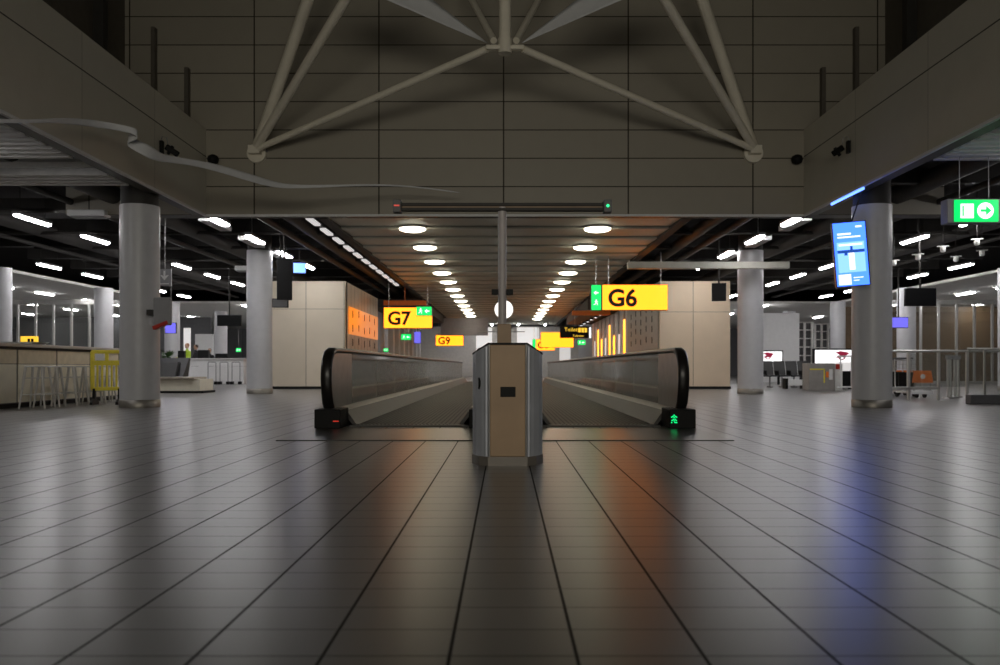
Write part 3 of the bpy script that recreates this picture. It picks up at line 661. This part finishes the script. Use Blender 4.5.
def hang_screen(px, py, wpx, hpx, D, label, disp, rotz=0, lower=None, top=4.95):
    ww, hh = wpx*D/FPX, hpx*D/FPX; c = W(px, py, D)
    t = thing('hanging_screen', label, 'screen', c, rotz)
    MB().bbox(-ww/2, ww/2, 0, .1, -hh/2, hh/2, .01).build('housing', SB, t)
    MB().box(-ww/2+.02, ww/2-.02, -.006, 0, -hh/2+.02, hh/2-.02).build('display', disp, t)
    MB().tube([(0, .05, hh/2), (0, .05, top-c.z)], .025, 8).build('hanger', M['duct'], t)
    return t
SB = mat('switched_off_screen', (.006, .006, .007), .5, 0, .05, 6, 0, .2)
hang_screen(229, 320.5, 24, 11, 30, 'switched-off wide screen hanging left of the second left column', SB)
hang_screen(284.5, 279, 15, 42, 22.5, 'tall black hanging screen right of the second left column', SB, .25)
hang_screen(280, 303, 16, 9, 22.9, 'grey box hanging under the tall black screen on the left', M['greydk'], .1, None, 4.95)
hang_screen(299.5, 268, 13, 11, 26, 'small pale blue screen hanging above the cream room', E['blue2'], .2)
hang_screen(719, 292, 14, 18, 23, 'black hanging screen left of the second right column', SB, -.2)
hang_screen(921, 297, 31, 18, 22, 'wide black hanging screen right of the large right column', SB)
hang_screen(170.5, 328, 11, 11, 30, 'small violet screen just right of the large left column', E['violet'], .1)
hang_screen(899, 322.5, 19, 11, 29, 'small violet screen just right of the large right column', E['violet'])
hang_screen(417.5, 337.5, 7, 12, 46, 'tiny blue portrait screen between the G7 and G9 signs', E['violet'])
o = MB().bbox(-1.5, 1.55, 0, .2, 0, 1.12, .01).tube([(0, .1, 1.1), (0, .1, 1.24)], .03, 6).build('bulkhead_board', mat('lilac_grey_board', (.34, .33, .37), .5), None, (X_(464, 55), 55, Z_(337, 55)))
o.location.z = Z_(335.5, 55); tag(o, 'grey hanging board above and right of the G9 sign', 'board')
for (px, sz, py, D, lab) in ((484, 16, 339, 65.88, 'bright white lit panel at the far end left of the post'), (528, 22, 339, 65.88, 'bright white lit panel at the far end right of the post'), (565, 11, 353, 58, 'white lit panel under the yellow signs at the far right')):
    o = MB().bbox(-sz*D/FPX/2, sz*D/FPX/2, 0, .1, -.9 if D > 60 else -1.7, .9, .01).build('light_box', E['wsoft'], None, W(px, py, D)); tag(o, lab, 'light box')  # far-end pair glows in place of the brightly lit end wall
# white beam crossing right column 2
o = MB().bbox(X_(628, 23), X_(790, 23), 0, .2, 0, .19, .02).build('white_beam', mat('aged_white_beam', (.42, .41, .36), .5), None, (0, 23, Z_(268.5, 23))); tag(o, 'white horizontal beam crossing in front of the second right column', 'beam')
for k, px in enumerate((650, 770)):
    pass
for k, (px, py, D, lab) in enumerate(((89, 213, 18, 'white oblong unit hanging from the dark ceiling left of the left column'), (244, 268, 24, 'white oblong unit hanging left of the top of the second left column'))):
    t = thing('ceiling_unit', lab, 'ceiling unit', W(px, py, D)); wd = .40 if k == 0 else .22
    MB().bbox(-wd, wd, -.15, .15, -.08, .05, .02).build('housing', M['white'], t); MB().bbox(-wd*.85, wd*.85, -.12, .12, -.11, -.08, .01).build('grille', M['grey'], t); MB().tube([(0, 0, .05), (0, 0, 1.1)], .01, 6).build('hanger', M['duct'], t)
# sprinkler like fittings right
for k, (px, py, D) in enumerate(((918, 256, 20), (943, 248, 20), (977, 241, 19), (982, 252, 21), (956, 258, 22), (894, 262, 22))):
    t = thing('ceiling_fitting', '%s small pale fitting under the dark ceiling on the right' % ['first-from-left-but-one', 'middle upper', 'topmost', 'rightmost', 'middle lower', 'leftmost'][k].replace('-', ' '), 'ceiling fitting', W(px, py, D), 0, 'small pale ceiling fittings')
    MB().lathe([(.03, -.10), (.06, -.08), (.06, .02), (.03, .04)], 12).build('body', M['soffit'], t); MB().tube([(-.14, 0, .03), (.14, 0, .05)], .015, 6).build('bracket', M['soffit'], t); MB().tube([(0, 0, .03), (0, 0, 1.3)], .008, 6).build('hanger', M['dark'], t)
# blue edge lamp on the right parapet
o = MB().bbox(-.012, .012, 0, 1.5, -.02, .02, .004).build('blue_edge_light', E['blue2'], None, (6.335, 15.0, 3.905)); tag(o, 'thin blue white light strip under the right parapet edge', 'light strip')
# ================================================================ LEFT SIDE: BAR COUNTER, STOOLS, BARRIER
t = thing('bar_counter', 'long cream bar counter with dark joints at the left edge', 'counter', (-8.95, 11.5, 0))
cl = 8.2
MB().box(-.9, -.02, 0, cl, .08, 1.12).build('carcass', M['greydk'], t)
for k in range(6):
    y0 = k*1.37+.03
    MB().bbox(-.02, 0, y0, y0+1.31, .10, .80, .004).build('front_panel', M['counter'], t)
    MB().bbox(-.02, 0, y0, y0+1.31, .81, 1.07, .004).build('upper_panel', mat('tan_counter_board', (.62, .53, .38), .5) if k == 0 else bpy.data.materials['tan_counter_board'], t)
MB().box(-.85, -.06, 0, cl, 0, .08).build('kick_plate', M['black'], t)
MB().box(-.95, .03, 0, cl, 1.075, 1.12).build('worktop_edge', M['black'], t); MB().bbox(-1.0, .07, -.05, cl+.05, 1.12, 1.18, .008).build('worktop', mat('grey_worktop', (.4, .38, .34), .35), t)
st = None
def stool(label, loc, rz):
    t = thing('bar_stool', label, 'stool', loc, rz, 'metal bar stools along the bar counter')
    MB().bbox(-.16, .16, -.16, .16, .745, .77, .012).build('seat', M['greyst'], t)
    for sx in (-1, 1):
        for sy in (-1, 1):
            MB().tube([(sx*.22, sy*.22, 0), (sx*.14, sy*.14, .75)], [.017, .025], 8).build('leg', M['greyst'], t)
    for z, e in ((.25, .193), (.55, .16)):
        b = MB()
        for sx in (-1, 1): b.tube([(sx*e, -e, z), (sx*e, e, z)], .009, 6); b.tube([(-e, sx*e, z), (e, sx*e, z)], .009, 6)
        b.build('foot_ring', M['greyst'], t)
    return t
sp = [(15.45, -8.5), (15.95, -8.54), (16.45, -8.5), (16.95, -8.54), (17.5, -8.5), (18.2, -8.62), (18.85, -8.6)]
for k, (y, x) in enumerate(sp):
    lab = ('%s metal bar stool from the left edge at the bar' % ('first' if k == 0 else ORD[k])) if k < 5 else ('metal bar stool behind the yellow barrier, %s one' % ('nearer' if k == 5 else 'farther'))
    if st is None: st = stool(lab, (x, y, 0), .1)
    else: dup(st, (x, y, 0), .1+.13*k, lab)
t = thing('safety_barrier', 'yellow plastic safety barrier standing beside the large left column', 'barrier', (X_(107, 17.0), 17.0, 0), math.radians(8))
b = MB(); Y = .03
def fr(x0, x1, z0, z1): b.bbox(x0, x1, -Y, Y, z0, z1, .01)
fr(-.29, .29, 1.02, 1.09); fr(-.31, -.24, .30, 1.06); fr(.24, .31, .30, 1.06); fr(-.29, .29, .78, .88); fr(-.29, .29, .28, .35); fr(-.03, .03, .85, 1.05)
for x in (-.18, -.09, 0, .09, .18): fr(x-.015, x+.015, .33, .8)
b.build('frame', M['yellow'], t)
MB().bbox(-.21, -.05, -.04, .04, .88, 1.01, .008).build('label_plate', M['white'], t, label='small white plate in the upper left opening')
for x in (-.24, .24): MB().prism([(-.2, 0), (.2, 0), (.2, .05), (.05, .12), (.03, .32), (-.03, .32), (-.05, .12), (-.2, .05)], 0, x-.025, x+.025).build('foot', M['black'], t, label='black rubber foot')
# orange till sign and tray on the counter
t = thing('counter_sign', 'small orange lit sign standing on the bar counter', 'sign', (X_(28, 17.4), 17.4, 1.18))
t.location = (-9.75, 17.4, 1.18)
MB().bbox(-.17, .17, 0, .06, .03, .2, .006).build('housing', E['text'], t); b = MB(); b.box(-.02, .03, -.008, 0, .06, .15); b.box(.05, .10, -.008, 0, .06, .15); b.build('pictogram', M['black'], t); MB().bbox(-.1, .1, -.03, .09, 0, .03, .004).build('foot', M['black'], t)
o = MB().prism([(-.45, 0), (.4, 0), (.5, .05), (-.5, .05)], 1, 0, .5).build('serving_tray', M['steel_l'], None, (-9.45, 16.2, 1.18)); tag(o, 'flat pale tray lying on the bar counter top', 'tray')
# fire hose/alarm display hung on column right
t = thing('hanging_display', 'grey tilted display with a red lower edge on the left column', 'display', W(160, 312, 15.4), 0)
R_ = Matrix.Rotation(-math.radians(22), 4, 'Y')
MB().bbox(-.13, .19, 0, .1, -.24, .27, .03).build('housing', M['grey'], t)
MB().bbox(-.14, .15, -.02, .1, -.035, .035, .01, 0, Matrix.Translation((0, 0, -.24)) @ R_).build('edge_band', M['red'], t, label='red slanted edge band')
MB().box(-.28, .0, .08, .5, -.05, .05).build('bracket', M['duct'], t)
# plant
t = thing('potted_plant', 'leafy green plant just right of the large left column', 'plant', (X_(167, 26), 26, 0))
MB().lathe([(.16, 0), (.22, .35), (.2, .36)], 20).build('pot', M['greydk'], t)
b = MB()
for k in range(46):
    a = random.uniform(0, 2*PI); z0 = random.uniform(.4, 1.2); l = random.uniform(.25, .42); tl = random.uniform(.1, .9)
    d = Vector((math.cos(a), math.sin(a), tl)).normalized(); sd = Vector((-math.sin(a), math.cos(a), 0)); c = Vector((0, 0, z0))
    b.add([c, c+d*l*.5+sd*.08, c+d*l, c+d*l*.5-sd*.08], [(0, 1, 2, 3)])
b.tube([(0, 0, .3), (.02, 0, .8), (0, 0, 1.25)], .015, 6); b.build('foliage', M['leaf'], t)
# lounge bench
t = thing('lounge_bench', 'beige plinth bench with dark seat backs right of the left column', 'bench', (X_(188, 24.6), 24.6, 0))
MB().bbox(-1.2, .42, -.2, .9, .06, .40, .01).build('base', M['counter'], t); MB().box(-1.15, .5, -.15, .85, 0, .06).build('kick_plate', M['black'], t)
MB().bbox(-1.6, .30, -.35, .7, .40, .46, .01).build('seat_board', mat('tan_seat_board', (.38, .33, .26), .5), t)
MB().prism([(.0, .47), (.45, .47), (.62, .86), (.22, .90)], 0, -1.0, -.38).build('seat_back', M['seatg'], t)
MB().prism([(.1, .47), (.5, .47), (.7, 1.0), (.55, 1.02)], 0, -1.0, -.18).build('rear_back', M['seat'], t)
MB().prism([(-.35, 0), (-.1, 0), (-.2, .42), (-.3, .42)], 0, -.95, -.80).build('foot', M['black'], t)
# white reception desk
t = thing('reception_desk', 'long white reception desk in the far left hall', 'desk', (X_(210, 38), 38, 0))
MB().bbox(-1.9, 1.5, 0, .9, 0, .78, .01).build('lower_front', M['white'], t); MB().bbox(-1.9, 1.5, .02, .9, .79, 1.10, .01).build('upper_front', M['white'], t)
MB().bbox(-1.95, 1.55, -.05, .95, 1.10, 1.14, .01).build('worktop', M['white'], t)
for k, (px, wd, hg) in enumerate(((181, .3, .35), (203, .5, .38), (221, .55, .22))):
    o = MB().bbox(-wd/2, wd/2, 0, .2, 0, hg, .01).build('monitor', M['black'], None, (X_(px, 38.5), 38.5, 1.14)); tag(o, '%s black monitor back on the white reception desk' % ['leftmost', 'middle', 'rightmost'][k], 'monitor', 'monitors on the reception desk')
g = 'steel queue gates before the reception desk'
for k, px in enumerate((212, 224, 236)):
    t = thing('queue_gate', '%s steel hoop gate before the white reception desk' % ['leftmost', 'middle', 'rightmost'][k], 'gate', (X_(px, 36.5), 36.5, 0), 0, g)
    MB().tube([(-.17, 0, .1), (-.17, 0, .93), (-.14, 0, .96), (.14, 0, .96), (.17, 0, .93), (.17, 0, .1)], .022, 8).build('hoop', M['grey'], t)
    for x in (-.17, .17): MB().bbox(x-.07, x+.07, -.08, .08, 0, .13, .01).build('foot', M['black'], t)
# persons
def person(name_lab, x, y, hgt, top, hair, lean=0.0, face=PI, arms=.35):
    t = thing('person', name_lab, 'person', (x, y, 0), face)
    S = hgt/1.75
    J = {'pel': (0, 0, .95), 'wai': (0, 0, 1.08), 'che': (0, lean*.5, 1.28), 'nk': (0, lean*.9, 1.46), 'hd0': (0, lean, 1.53)}
    vs = []; es = []; rs = []
    def v(p, r): vs.append(tuple(Vector(p)*S)); rs.append(r*S); return len(vs)-1
    p = v(J['pel'], .13); wq = v(J['wai'], .125); c = v(J['che'], .15); nk = v(J['nk'], .06); h0 = v(J['hd0'], .055)
    es += [(p, wq), (wq, c), (c, nk), (nk, h0)]
    hands = []
    for s in (-1, 1):
        hip = v((s*.09, 0, .88), .095); kn = v((s*.10, .02, .50), .06); an = v((s*.11, -.02, .09), .042); toe = v((s*.12, .14, .04), .035); es += [(p, hip), (hip, kn), (kn, an), (an, toe)]
        sh = v((s*.17, lean*.6, 1.40), .06); el = v((s*.24, lean*.6+.06, 1.14), .045); wr = v((s*.19, lean*.6+arms, 1.12), .028); pm = v((s*.175, lean*.6+arms+.08, 1.12), .03); es += [(c, sh), (sh, el), (el, wr), (wr, pm)]
        hands.append((s, Vector((s*.175, lean*.6+arms+.10, 1.12))*S))
    me = bpy.data.meshes.new('body'); me.from_pydata(vs, es, []); o = bpy.data.objects.new('body', me); COL.objects.link(o); o.parent = t
    o.modifiers.new('skin', 'SKIN'); 
    for i, r in enumerate(rs): me.skin_vertices[0].data[i].radius = (r, r*.8)
    me.skin_vertices[0].data[0].use_root = True
    sb = o.modifiers.new('sub', 'SUBSURF'); sb.levels = 1; sb.render_levels = 2; me.materials.append(top)
    b = MB()
    for s, hp in hands:
        for k in range(4): b.tube([hp+Vector(((k-1.5)*.018, -.01, 0))*S, hp+Vector(((k-1.5)*.019, .04, -.005))*S, hp+Vector(((k-1.5)*.019, .065+.01*(k in (1, 2)), -.03))*S], [.009*S, .008*S, .006*S], 6)
        b.tube([hp+Vector((-s*.03, -.03, 0))*S, hp+Vector((-s*.055, .01, -.01))*S], [.01*S, .008*S], 6)
    b.build('fingers', M['skin'], t)
    hc = Vector((0, lean+.01, 1.64))*S; Mh = Matrix.Translation(hc)
    prof = [(.001, -.12), (.04, -.115), (.062, -.08), (.072, -.03), (.076, .02), (.07, .07), (.045, .105), (.001, .118)]
    hb = MB(); hb.lathe([(a*S, z*S) for a, z in prof], 20, 0, (0, 0, 0), Mh @ Matrix.Scale(1.18, 4, (0, 1, 0)))
    hb.prism([(.085*S, -.03*S), (.11*S, -.02*S), (.088*S, .02*S)], 0, -.012*S, .012*S, 0, False, Mh)
    for s in (-1, 1): hb.lathe([(.001, -.03*S), (.016*S, -.01*S), (.016*S, .01*S), (.001, .03*S)], 8, 0, (s*.078*S, 0, 0), Mh)
    hd = hb.build('head', M['skin'], t)
    eb = MB()
    for s in (-1, 1): eb.lathe([(.001, -.008*S), (.009*S, 0), (.001, .008*S)], 8, 0, (s*.03*S, .083*S, .005*S), Mh)
    eb.box(-.022*S, .022*S, .078*S, .088*S, -.065*S, -.058*S, 0, Mh); eb.build('face_features', M['hair'], hd)
    MB().lathe([(.078*S, -.02*S), (.084*S, .03*S), (.076*S, .08*S), (.05*S, .115*S), (.001, .128*S)], 20, 0, (0, -.018*S, 0), Mh @ Matrix.Scale(1.15, 4, (0, 1, 0))).build('hair', hair, t)
    return t
person('person in a yellow hi-vis jacket behind the reception desk', X_(187.5, 40), 40, 1.86, M['hivis'], M['hair_r'], .02, 2.6)
person('person in dark clothes with tied hair beside the hi-vis jacket', X_(196.5, 40.9), 40.9, 1.82, M['cloth'], M['hair'], .02, 2.2)
person('person in black leaning forward behind the desk monitors', X_(210.5, 40), 40, 1.62, M['cloth'], M['hair'], .12, PI)
# far left partitions
for (x0, x1, y0, y1, D, m, lab) in ((195, 213, 334, 372, 46, M['white'], 'white partition panel behind the reception desk'), (183.5, 190, 328, 372, 47, E['wsoft'], 'narrow brightly lit doorway panel far left'), (214, 225, 321, 372, 52, M['soffit'], 'pale narrow wall section behind the reception desk')):
    o = MB().bbox(0, (x1-x0)*D/FPX, 0, .12, 0, Z_(y0, D), .01).build('partition', m, None, (X_(x0, D), D, 0)); tag(o, lab, 'partition')
# ================================================================ GLAZED FACADES, both sides
for s in (-1, 1):
    sd = 'left' if s < 0 else 'right'
    t = thing('glazed_partition', 'glazed partition with slim steel mullions behind the %s' % ('bar counter' if s < 0 else 'luggage trolleys'), 'glass wall', (s*20.2, 38, 0), 0)
    MB().box(-3.2, 3.2, 0, .1, 3.55, 3.75).build('head_rail', M['steel_l'], t); MB().box(-3.2, 3.2, 0, .1, 0, .12).build('sill_rail', M['steel_l'], t)
    for k in range(9): MB().box(-3.2+k*.8-.04, -3.2+k*.8+.04, -.02, .1, 0, 3.6).build('mullion', M['steel_l'], t)
    for k in range(8): MB().box(-3.15+k*.8, -2.45+k*.8, .04, .05, .12, 3.56).build('pane', M['window'], t)
b = MB(); b.box(17, 26, 43, 43.2, 0, 3.8); struct(b.build('wall_tan_right', M['tan']))
b = MB(); b.box(-30, -18, 52, 52.2, 0, 3.8); struct(b.build('wall_dark_left', M['greydk']))
# ================================================================ RIGHT SIDE
o = MB().bbox(0, 1.85, 0, 2.2, 0, Z_(313, 42), .01).build('white_partition', M['white'], None, (X_(762, 42), 42, 0)); tag(o, 'tall white partition block behind the second right column', 'partition')
for (x0, x1, D, lab, m) in ((797, 812, 50, 'dark shelving wall with pale bars right of the white partition', M['greydk']), (815, 828, 52, 'dark shelving wall left of the distant column', M['greydk'])):
    t = thing('shelf_rack', lab, 'shelving', (X_(x0, D), D, 0)); wd = (x1-x0)*D/FPX
    MB().box(0, wd, .1, .15, 0, 3.4).build('back_panel', m, t)
    for z in (1.4, 1.9, 2.4, 2.9, 3.35): MB().box(0, wd, -.1, .1, z, z+.05).build('shelf', M['soffit'], t)
    for x in (0, wd/2, wd): MB().box(x-.04, x+.04, -.1, .1, 0, 3.4).build('upright', M['soffit'], t)
def ad_screen(x0, x1, y0, y1, D, label):
    ww, hh = (x1-x0)*D/FPX, (y1-y0)*D/FPX; z0 = Z_(y1, D)
    t = thing('advert_screen', label, 'screen', (X_((x0+x1)/2, D), D, 0))
    MB().bbox(-ww/2-.05, ww/2+.05, 0, .15, z0-.05, z0+hh+.05, .01).build('housing', M['black'], t)
    MB().box(-ww/2, ww/2, -.008, 0, z0, z0+hh).build('display', E['white'], t)
    b = MB(); q = hh
    for (dx, dz, sx, sz, r) in ((.1, .75, .28, .16, .1), (.02, .55, .22, .12, -.3), (.2, .6, .12, .2, .3), (-.06, .35, .08, .05, .6), (.14, .32, .14, .05, -.4)):
        dx *= 1.3; sx *= 1.9; sz *= 1.6; Mr = Matrix.Translation((dx*q, 0, z0+dz*q)) @ Matrix.Rotation(r, 4, 'Y'); b.prism([(-sx*q, 0), (-sx*q*.3, sz*q*.6), (sx*q*.7, sz*q*.5), (sx*q, 0), (sx*q*.2, -sz*q*.6), (-sx*q*.5, -sz*q*.4)], 1, -.014, -.008, 0, False, Mr)
    b.build('picture', E['pink'], t, label='dark red splash picture')
    for s in (-1, 1): MB().box(s*ww*.4-.04, s*ww*.4+.04, .02, .12, 0, z0).build('leg', M['black'], t)
    return t
ad_screen(752, 782, 351.5, 362, 36, 'smaller white and red advert screen right of the second right column')
ad_screen(815, 866, 350, 363.5, 30, 'larger white and red advert screen left of the large right column')
o = MB().bbox(-.3, .3, 0, .06, 0.0, .30, .008).build('light_box', E['wsoft'], None, (X_(845, 29), 29, Z_(371, 29)));
o = tag(o, 'small white lit box below the larger advert screen', 'light box')
b = MB(); b.bbox(-.35, .35, 0, .3, 0, Z_(371, 29)-.005, .01); o = b.build('box_stand', M['black'], None, (X_(845, 29), 29, 0)); tag(o, 'black stand carrying the small white lit box', 'stand')
t = thing('check_desk', 'grey desk with a yellow angle stripe left of the large right column', 'desk', (X_(809, 26.8), 26.8, 0))
MB().bbox(0, .82, 0, .6, 0, .87, .01).build('body', mat('warm_grey_laminate', (.3, .28, .26), .5), t); MB().bbox(.84, 1.08, .05, .6, 0, .85, .01).build('side_block', M['soffit'], t)
MB().box(.03, .5, -.006, 0, .66, .70).box(.46, .5, -.006, 0, .25, .70).build('stripe', M['yellow'], t, label='yellow angle stripe')
MB().bbox(.53, .61, -.03, 0, .42, .60, .006).build('extinguisher_box', M['orange'], t, label='small orange box'); MB().bbox(.63, .74, -.02, 0, .35, .68, .006).build('notice', M['white'], t, label='white notice'); MB().bbox(.86, 1.02, .03, .05, .68, .84, .006).build('red_plate', M['red'], t, label='small red plate')
t = thing('barrier_stand', 'white barrier stand with twin posts left of the large right column', 'barrier', (X_(846, 26.4), 26.4, 0))
for x in (-.17, .17): MB().tube([(x, 0, .12), (x, 0, 1.08)], .022, 8).build('post', M['white'], t)
MB().bbox(-.24, .24, -.03, .03, 1.06, 1.11, .008).build('top_rail', M['white'], t); MB().bbox(-.22, .24, -.12, .12, .1, .15, .008).build('foot_rail', M['white'], t); MB().tube([(0, 0, 0), (0, 0, .12)], .05, 10).build('foot', M['white'], t)
# airport seats
g = 'black airport seats in a row on the right'; sproto = None
for k in range(5):
    lab = '%s black airport seat from the second right column' % ('nearest' if k == 0 else ORD[k]); loc = (X_(758, 31)+k*.44, 31, 0)
    if sproto is None:
        sproto = thing('airport_seat', lab, 'seat', loc, 0, g)
        MB().bbox(-.2, .2, -.25, .25, .40, .46, .02).build('seat', M['seat'], sproto)
        MB().prism([(.2, .44), (.26, .44), (.42, .95), (.36, .97)], 0, -.2, .2).build('backrest', M['seatg'], sproto)
        MB().box(-.21, -.18, -.2, .2, .46, .62).build('armrest', M['black'], sproto); MB().box(-.03, .03, -.25, .3, 0, .05).box(-.02, .02, .0, .06, .03, .41).build('leg', M['grey'], sproto)
    else: dup(sproto, loc, None, lab)
t = thing('low_bench', 'low white bench with black ends behind the grey desk', 'bench', (X_(794, 29.2), 29.2, 0))
MB().bbox(-.26, .26, -.15, .15, .12, .32, .01).build('body', M['white'], t)
for x in (-.3, .3): MB().bbox(x-.04, x+.04, -.18, .18, 0, .36, .008).build('end_block', M['black'], t)
# trolleys
def trolley(label, loc, rz):
    t = thing('luggage_trolley', label, 'trolley', loc, rz, 'luggage trolleys with orange boards behind the rail')
    fr = MB()
    for s in (-1, 1):
        fr.tube([(s*.24, -.35, .12), (s*.24, .4, .12), (s*.22, .5, .3), (s*.22, .52, .98)], .016, 8)
    fr.tube([(-.24, -.35, .12), (.24, -.35, .12)], .016, 8); fr.build('frame', M['steel_l'], t)
    MB().tube([(-.25, .52, .97), (.25, .52, .97)], .024, 10).build('handle', M['greydk'], t)
    b = MB()
    for k in range(7): b.tube([(-.18+k*.06, -.33, .14), (-.18+k*.06, .38, .14)], .007, 6)
    b.build('platform', M['steel'], t); MB().bbox(-.27, .27, -.39, -.36, .09, .17, .01).build('bumper', M['white'], t); MB().bbox(-.2, .2, .35, .4, .2, .62, .01).build('rear_panel', M['black'], t)
    MB().prism([(-.26, .37), (.26, .37), (.21, .66), (-.21, .66)], 1, -.40, -.375).build('board', M['orange'], t, label='orange advert board')
    MB().cyl((0, -.405, .52), (0, -.399, .52), .06, 18).build('board_logo', M['white'], t, label='round white mark')
    b = MB()
    for s in (-1, 1): b.tube([(s*.2, -.36, .12), (s*.2, -.385, .4)], .012, 6)
    b.build('board_bracket', M['steel'], t)
    b = MB()
    for z in (.72, .82, .92): b.tube([(-.22, .50, z), (-.22, .3, z), (.22, .3, z), (.22, .5, z)], .006, 6)
    for x in (-.2, -.1, 0, .1, .2): b.tube([(x, .3, .7), (x, .3, .92)], .005, 6)
    b.build('basket', M['steel'], t)
    for (x, y) in ((-.22, .4), (.22, .4), (-.1, -.3), (.1, -.3)): MB().cyl((x-.02, y, .07), (x+.02, y, .07), .07, 14).build('wheel', M['black'], t)
    return t
tr = trolley('rightmost luggage trolley with orange board behind the steel rail', (X_(922, 20.6), 21.0, 0), .05)
dup(tr, (X_(907, 22), 22.1, 0), .08, 'middle luggage trolley with orange board behind the steel rail'); dup(tr, (X_(896, 23.2), 23.2, 0), .1, 'leftmost luggage trolley, partly hidden by the large right column')
# rails
t = thing('steel_railing', 'steel railing with glass infill in front of the luggage trolleys', 'railing', (X_(890, 19.3), 19.3, 0))
MB().tube([(-.3, 0, 1.11), (2.75, 0, 1.11)], .03, 10).build('top_rail', M['steel_l'], t)
for x in (.42, 1.1, 1.75, 2.6): MB().bbox(x-.03, x+.03, -.03, .03, 0, 1.1, .005).build('post', M['steel_l'], t)
MB().bbox(-.1, 1.1, -.03, .03, .24, .30, .005).build('low_rail', M['steel_l'], t)
for (a, c) in ((.46, 1.06), (1.14, 1.71)): MB().box(a, c, -.005, .005, .3, 1.05).build('pane', M['window'], t)
for k, px in enumerate((948, 956, 966, 975)):
    t = thing('queue_post', '%s slim steel post right of the luggage trolleys' % ['leftmost', 'second', 'third', 'rightmost'][k], 'post', (X_(px, 20.2), 20.2+.25*k, 0), 0, 'slim steel posts right of the trolleys')
    MB().tube([(0, 0, .03), (0, 0, 1.0)], .035, 12).build('pole', M['steel_l'], t); MB().lathe([(.12, 0), (.11, .03), (.04, .04)], 20).build('base', M['steel'], t); MB().bbox(-.05, .05, -.05, .05, .93, 1.03, .01).build('head', M['grey'], t)
t = thing('glass_screen', 'frameless glass screen on a dark plinth at the right edge', 'glass screen', (X_(968, 17.2), 17.2, 0))
MB().bbox(0, 2.2, -.1, .1, 0, .19, .01).build('plinth', M['greydk'], t)
for k in range(3): MB().box(.02+k*.72, .70+k*.72, -.006, .006, .18, 1.6 if k else 1.1).build('pane', M['window'], t)
for x in (.35, 1.1): MB().bbox(x-.02, x+.02, .01, .05, .15, 1.12, .004).build('post', M['steel_l'], t)
MB().tube([(0, .03, 1.12), (2.2, .03, 1.12)], .02, 8).build('top_rail', M['steel_l'], t)
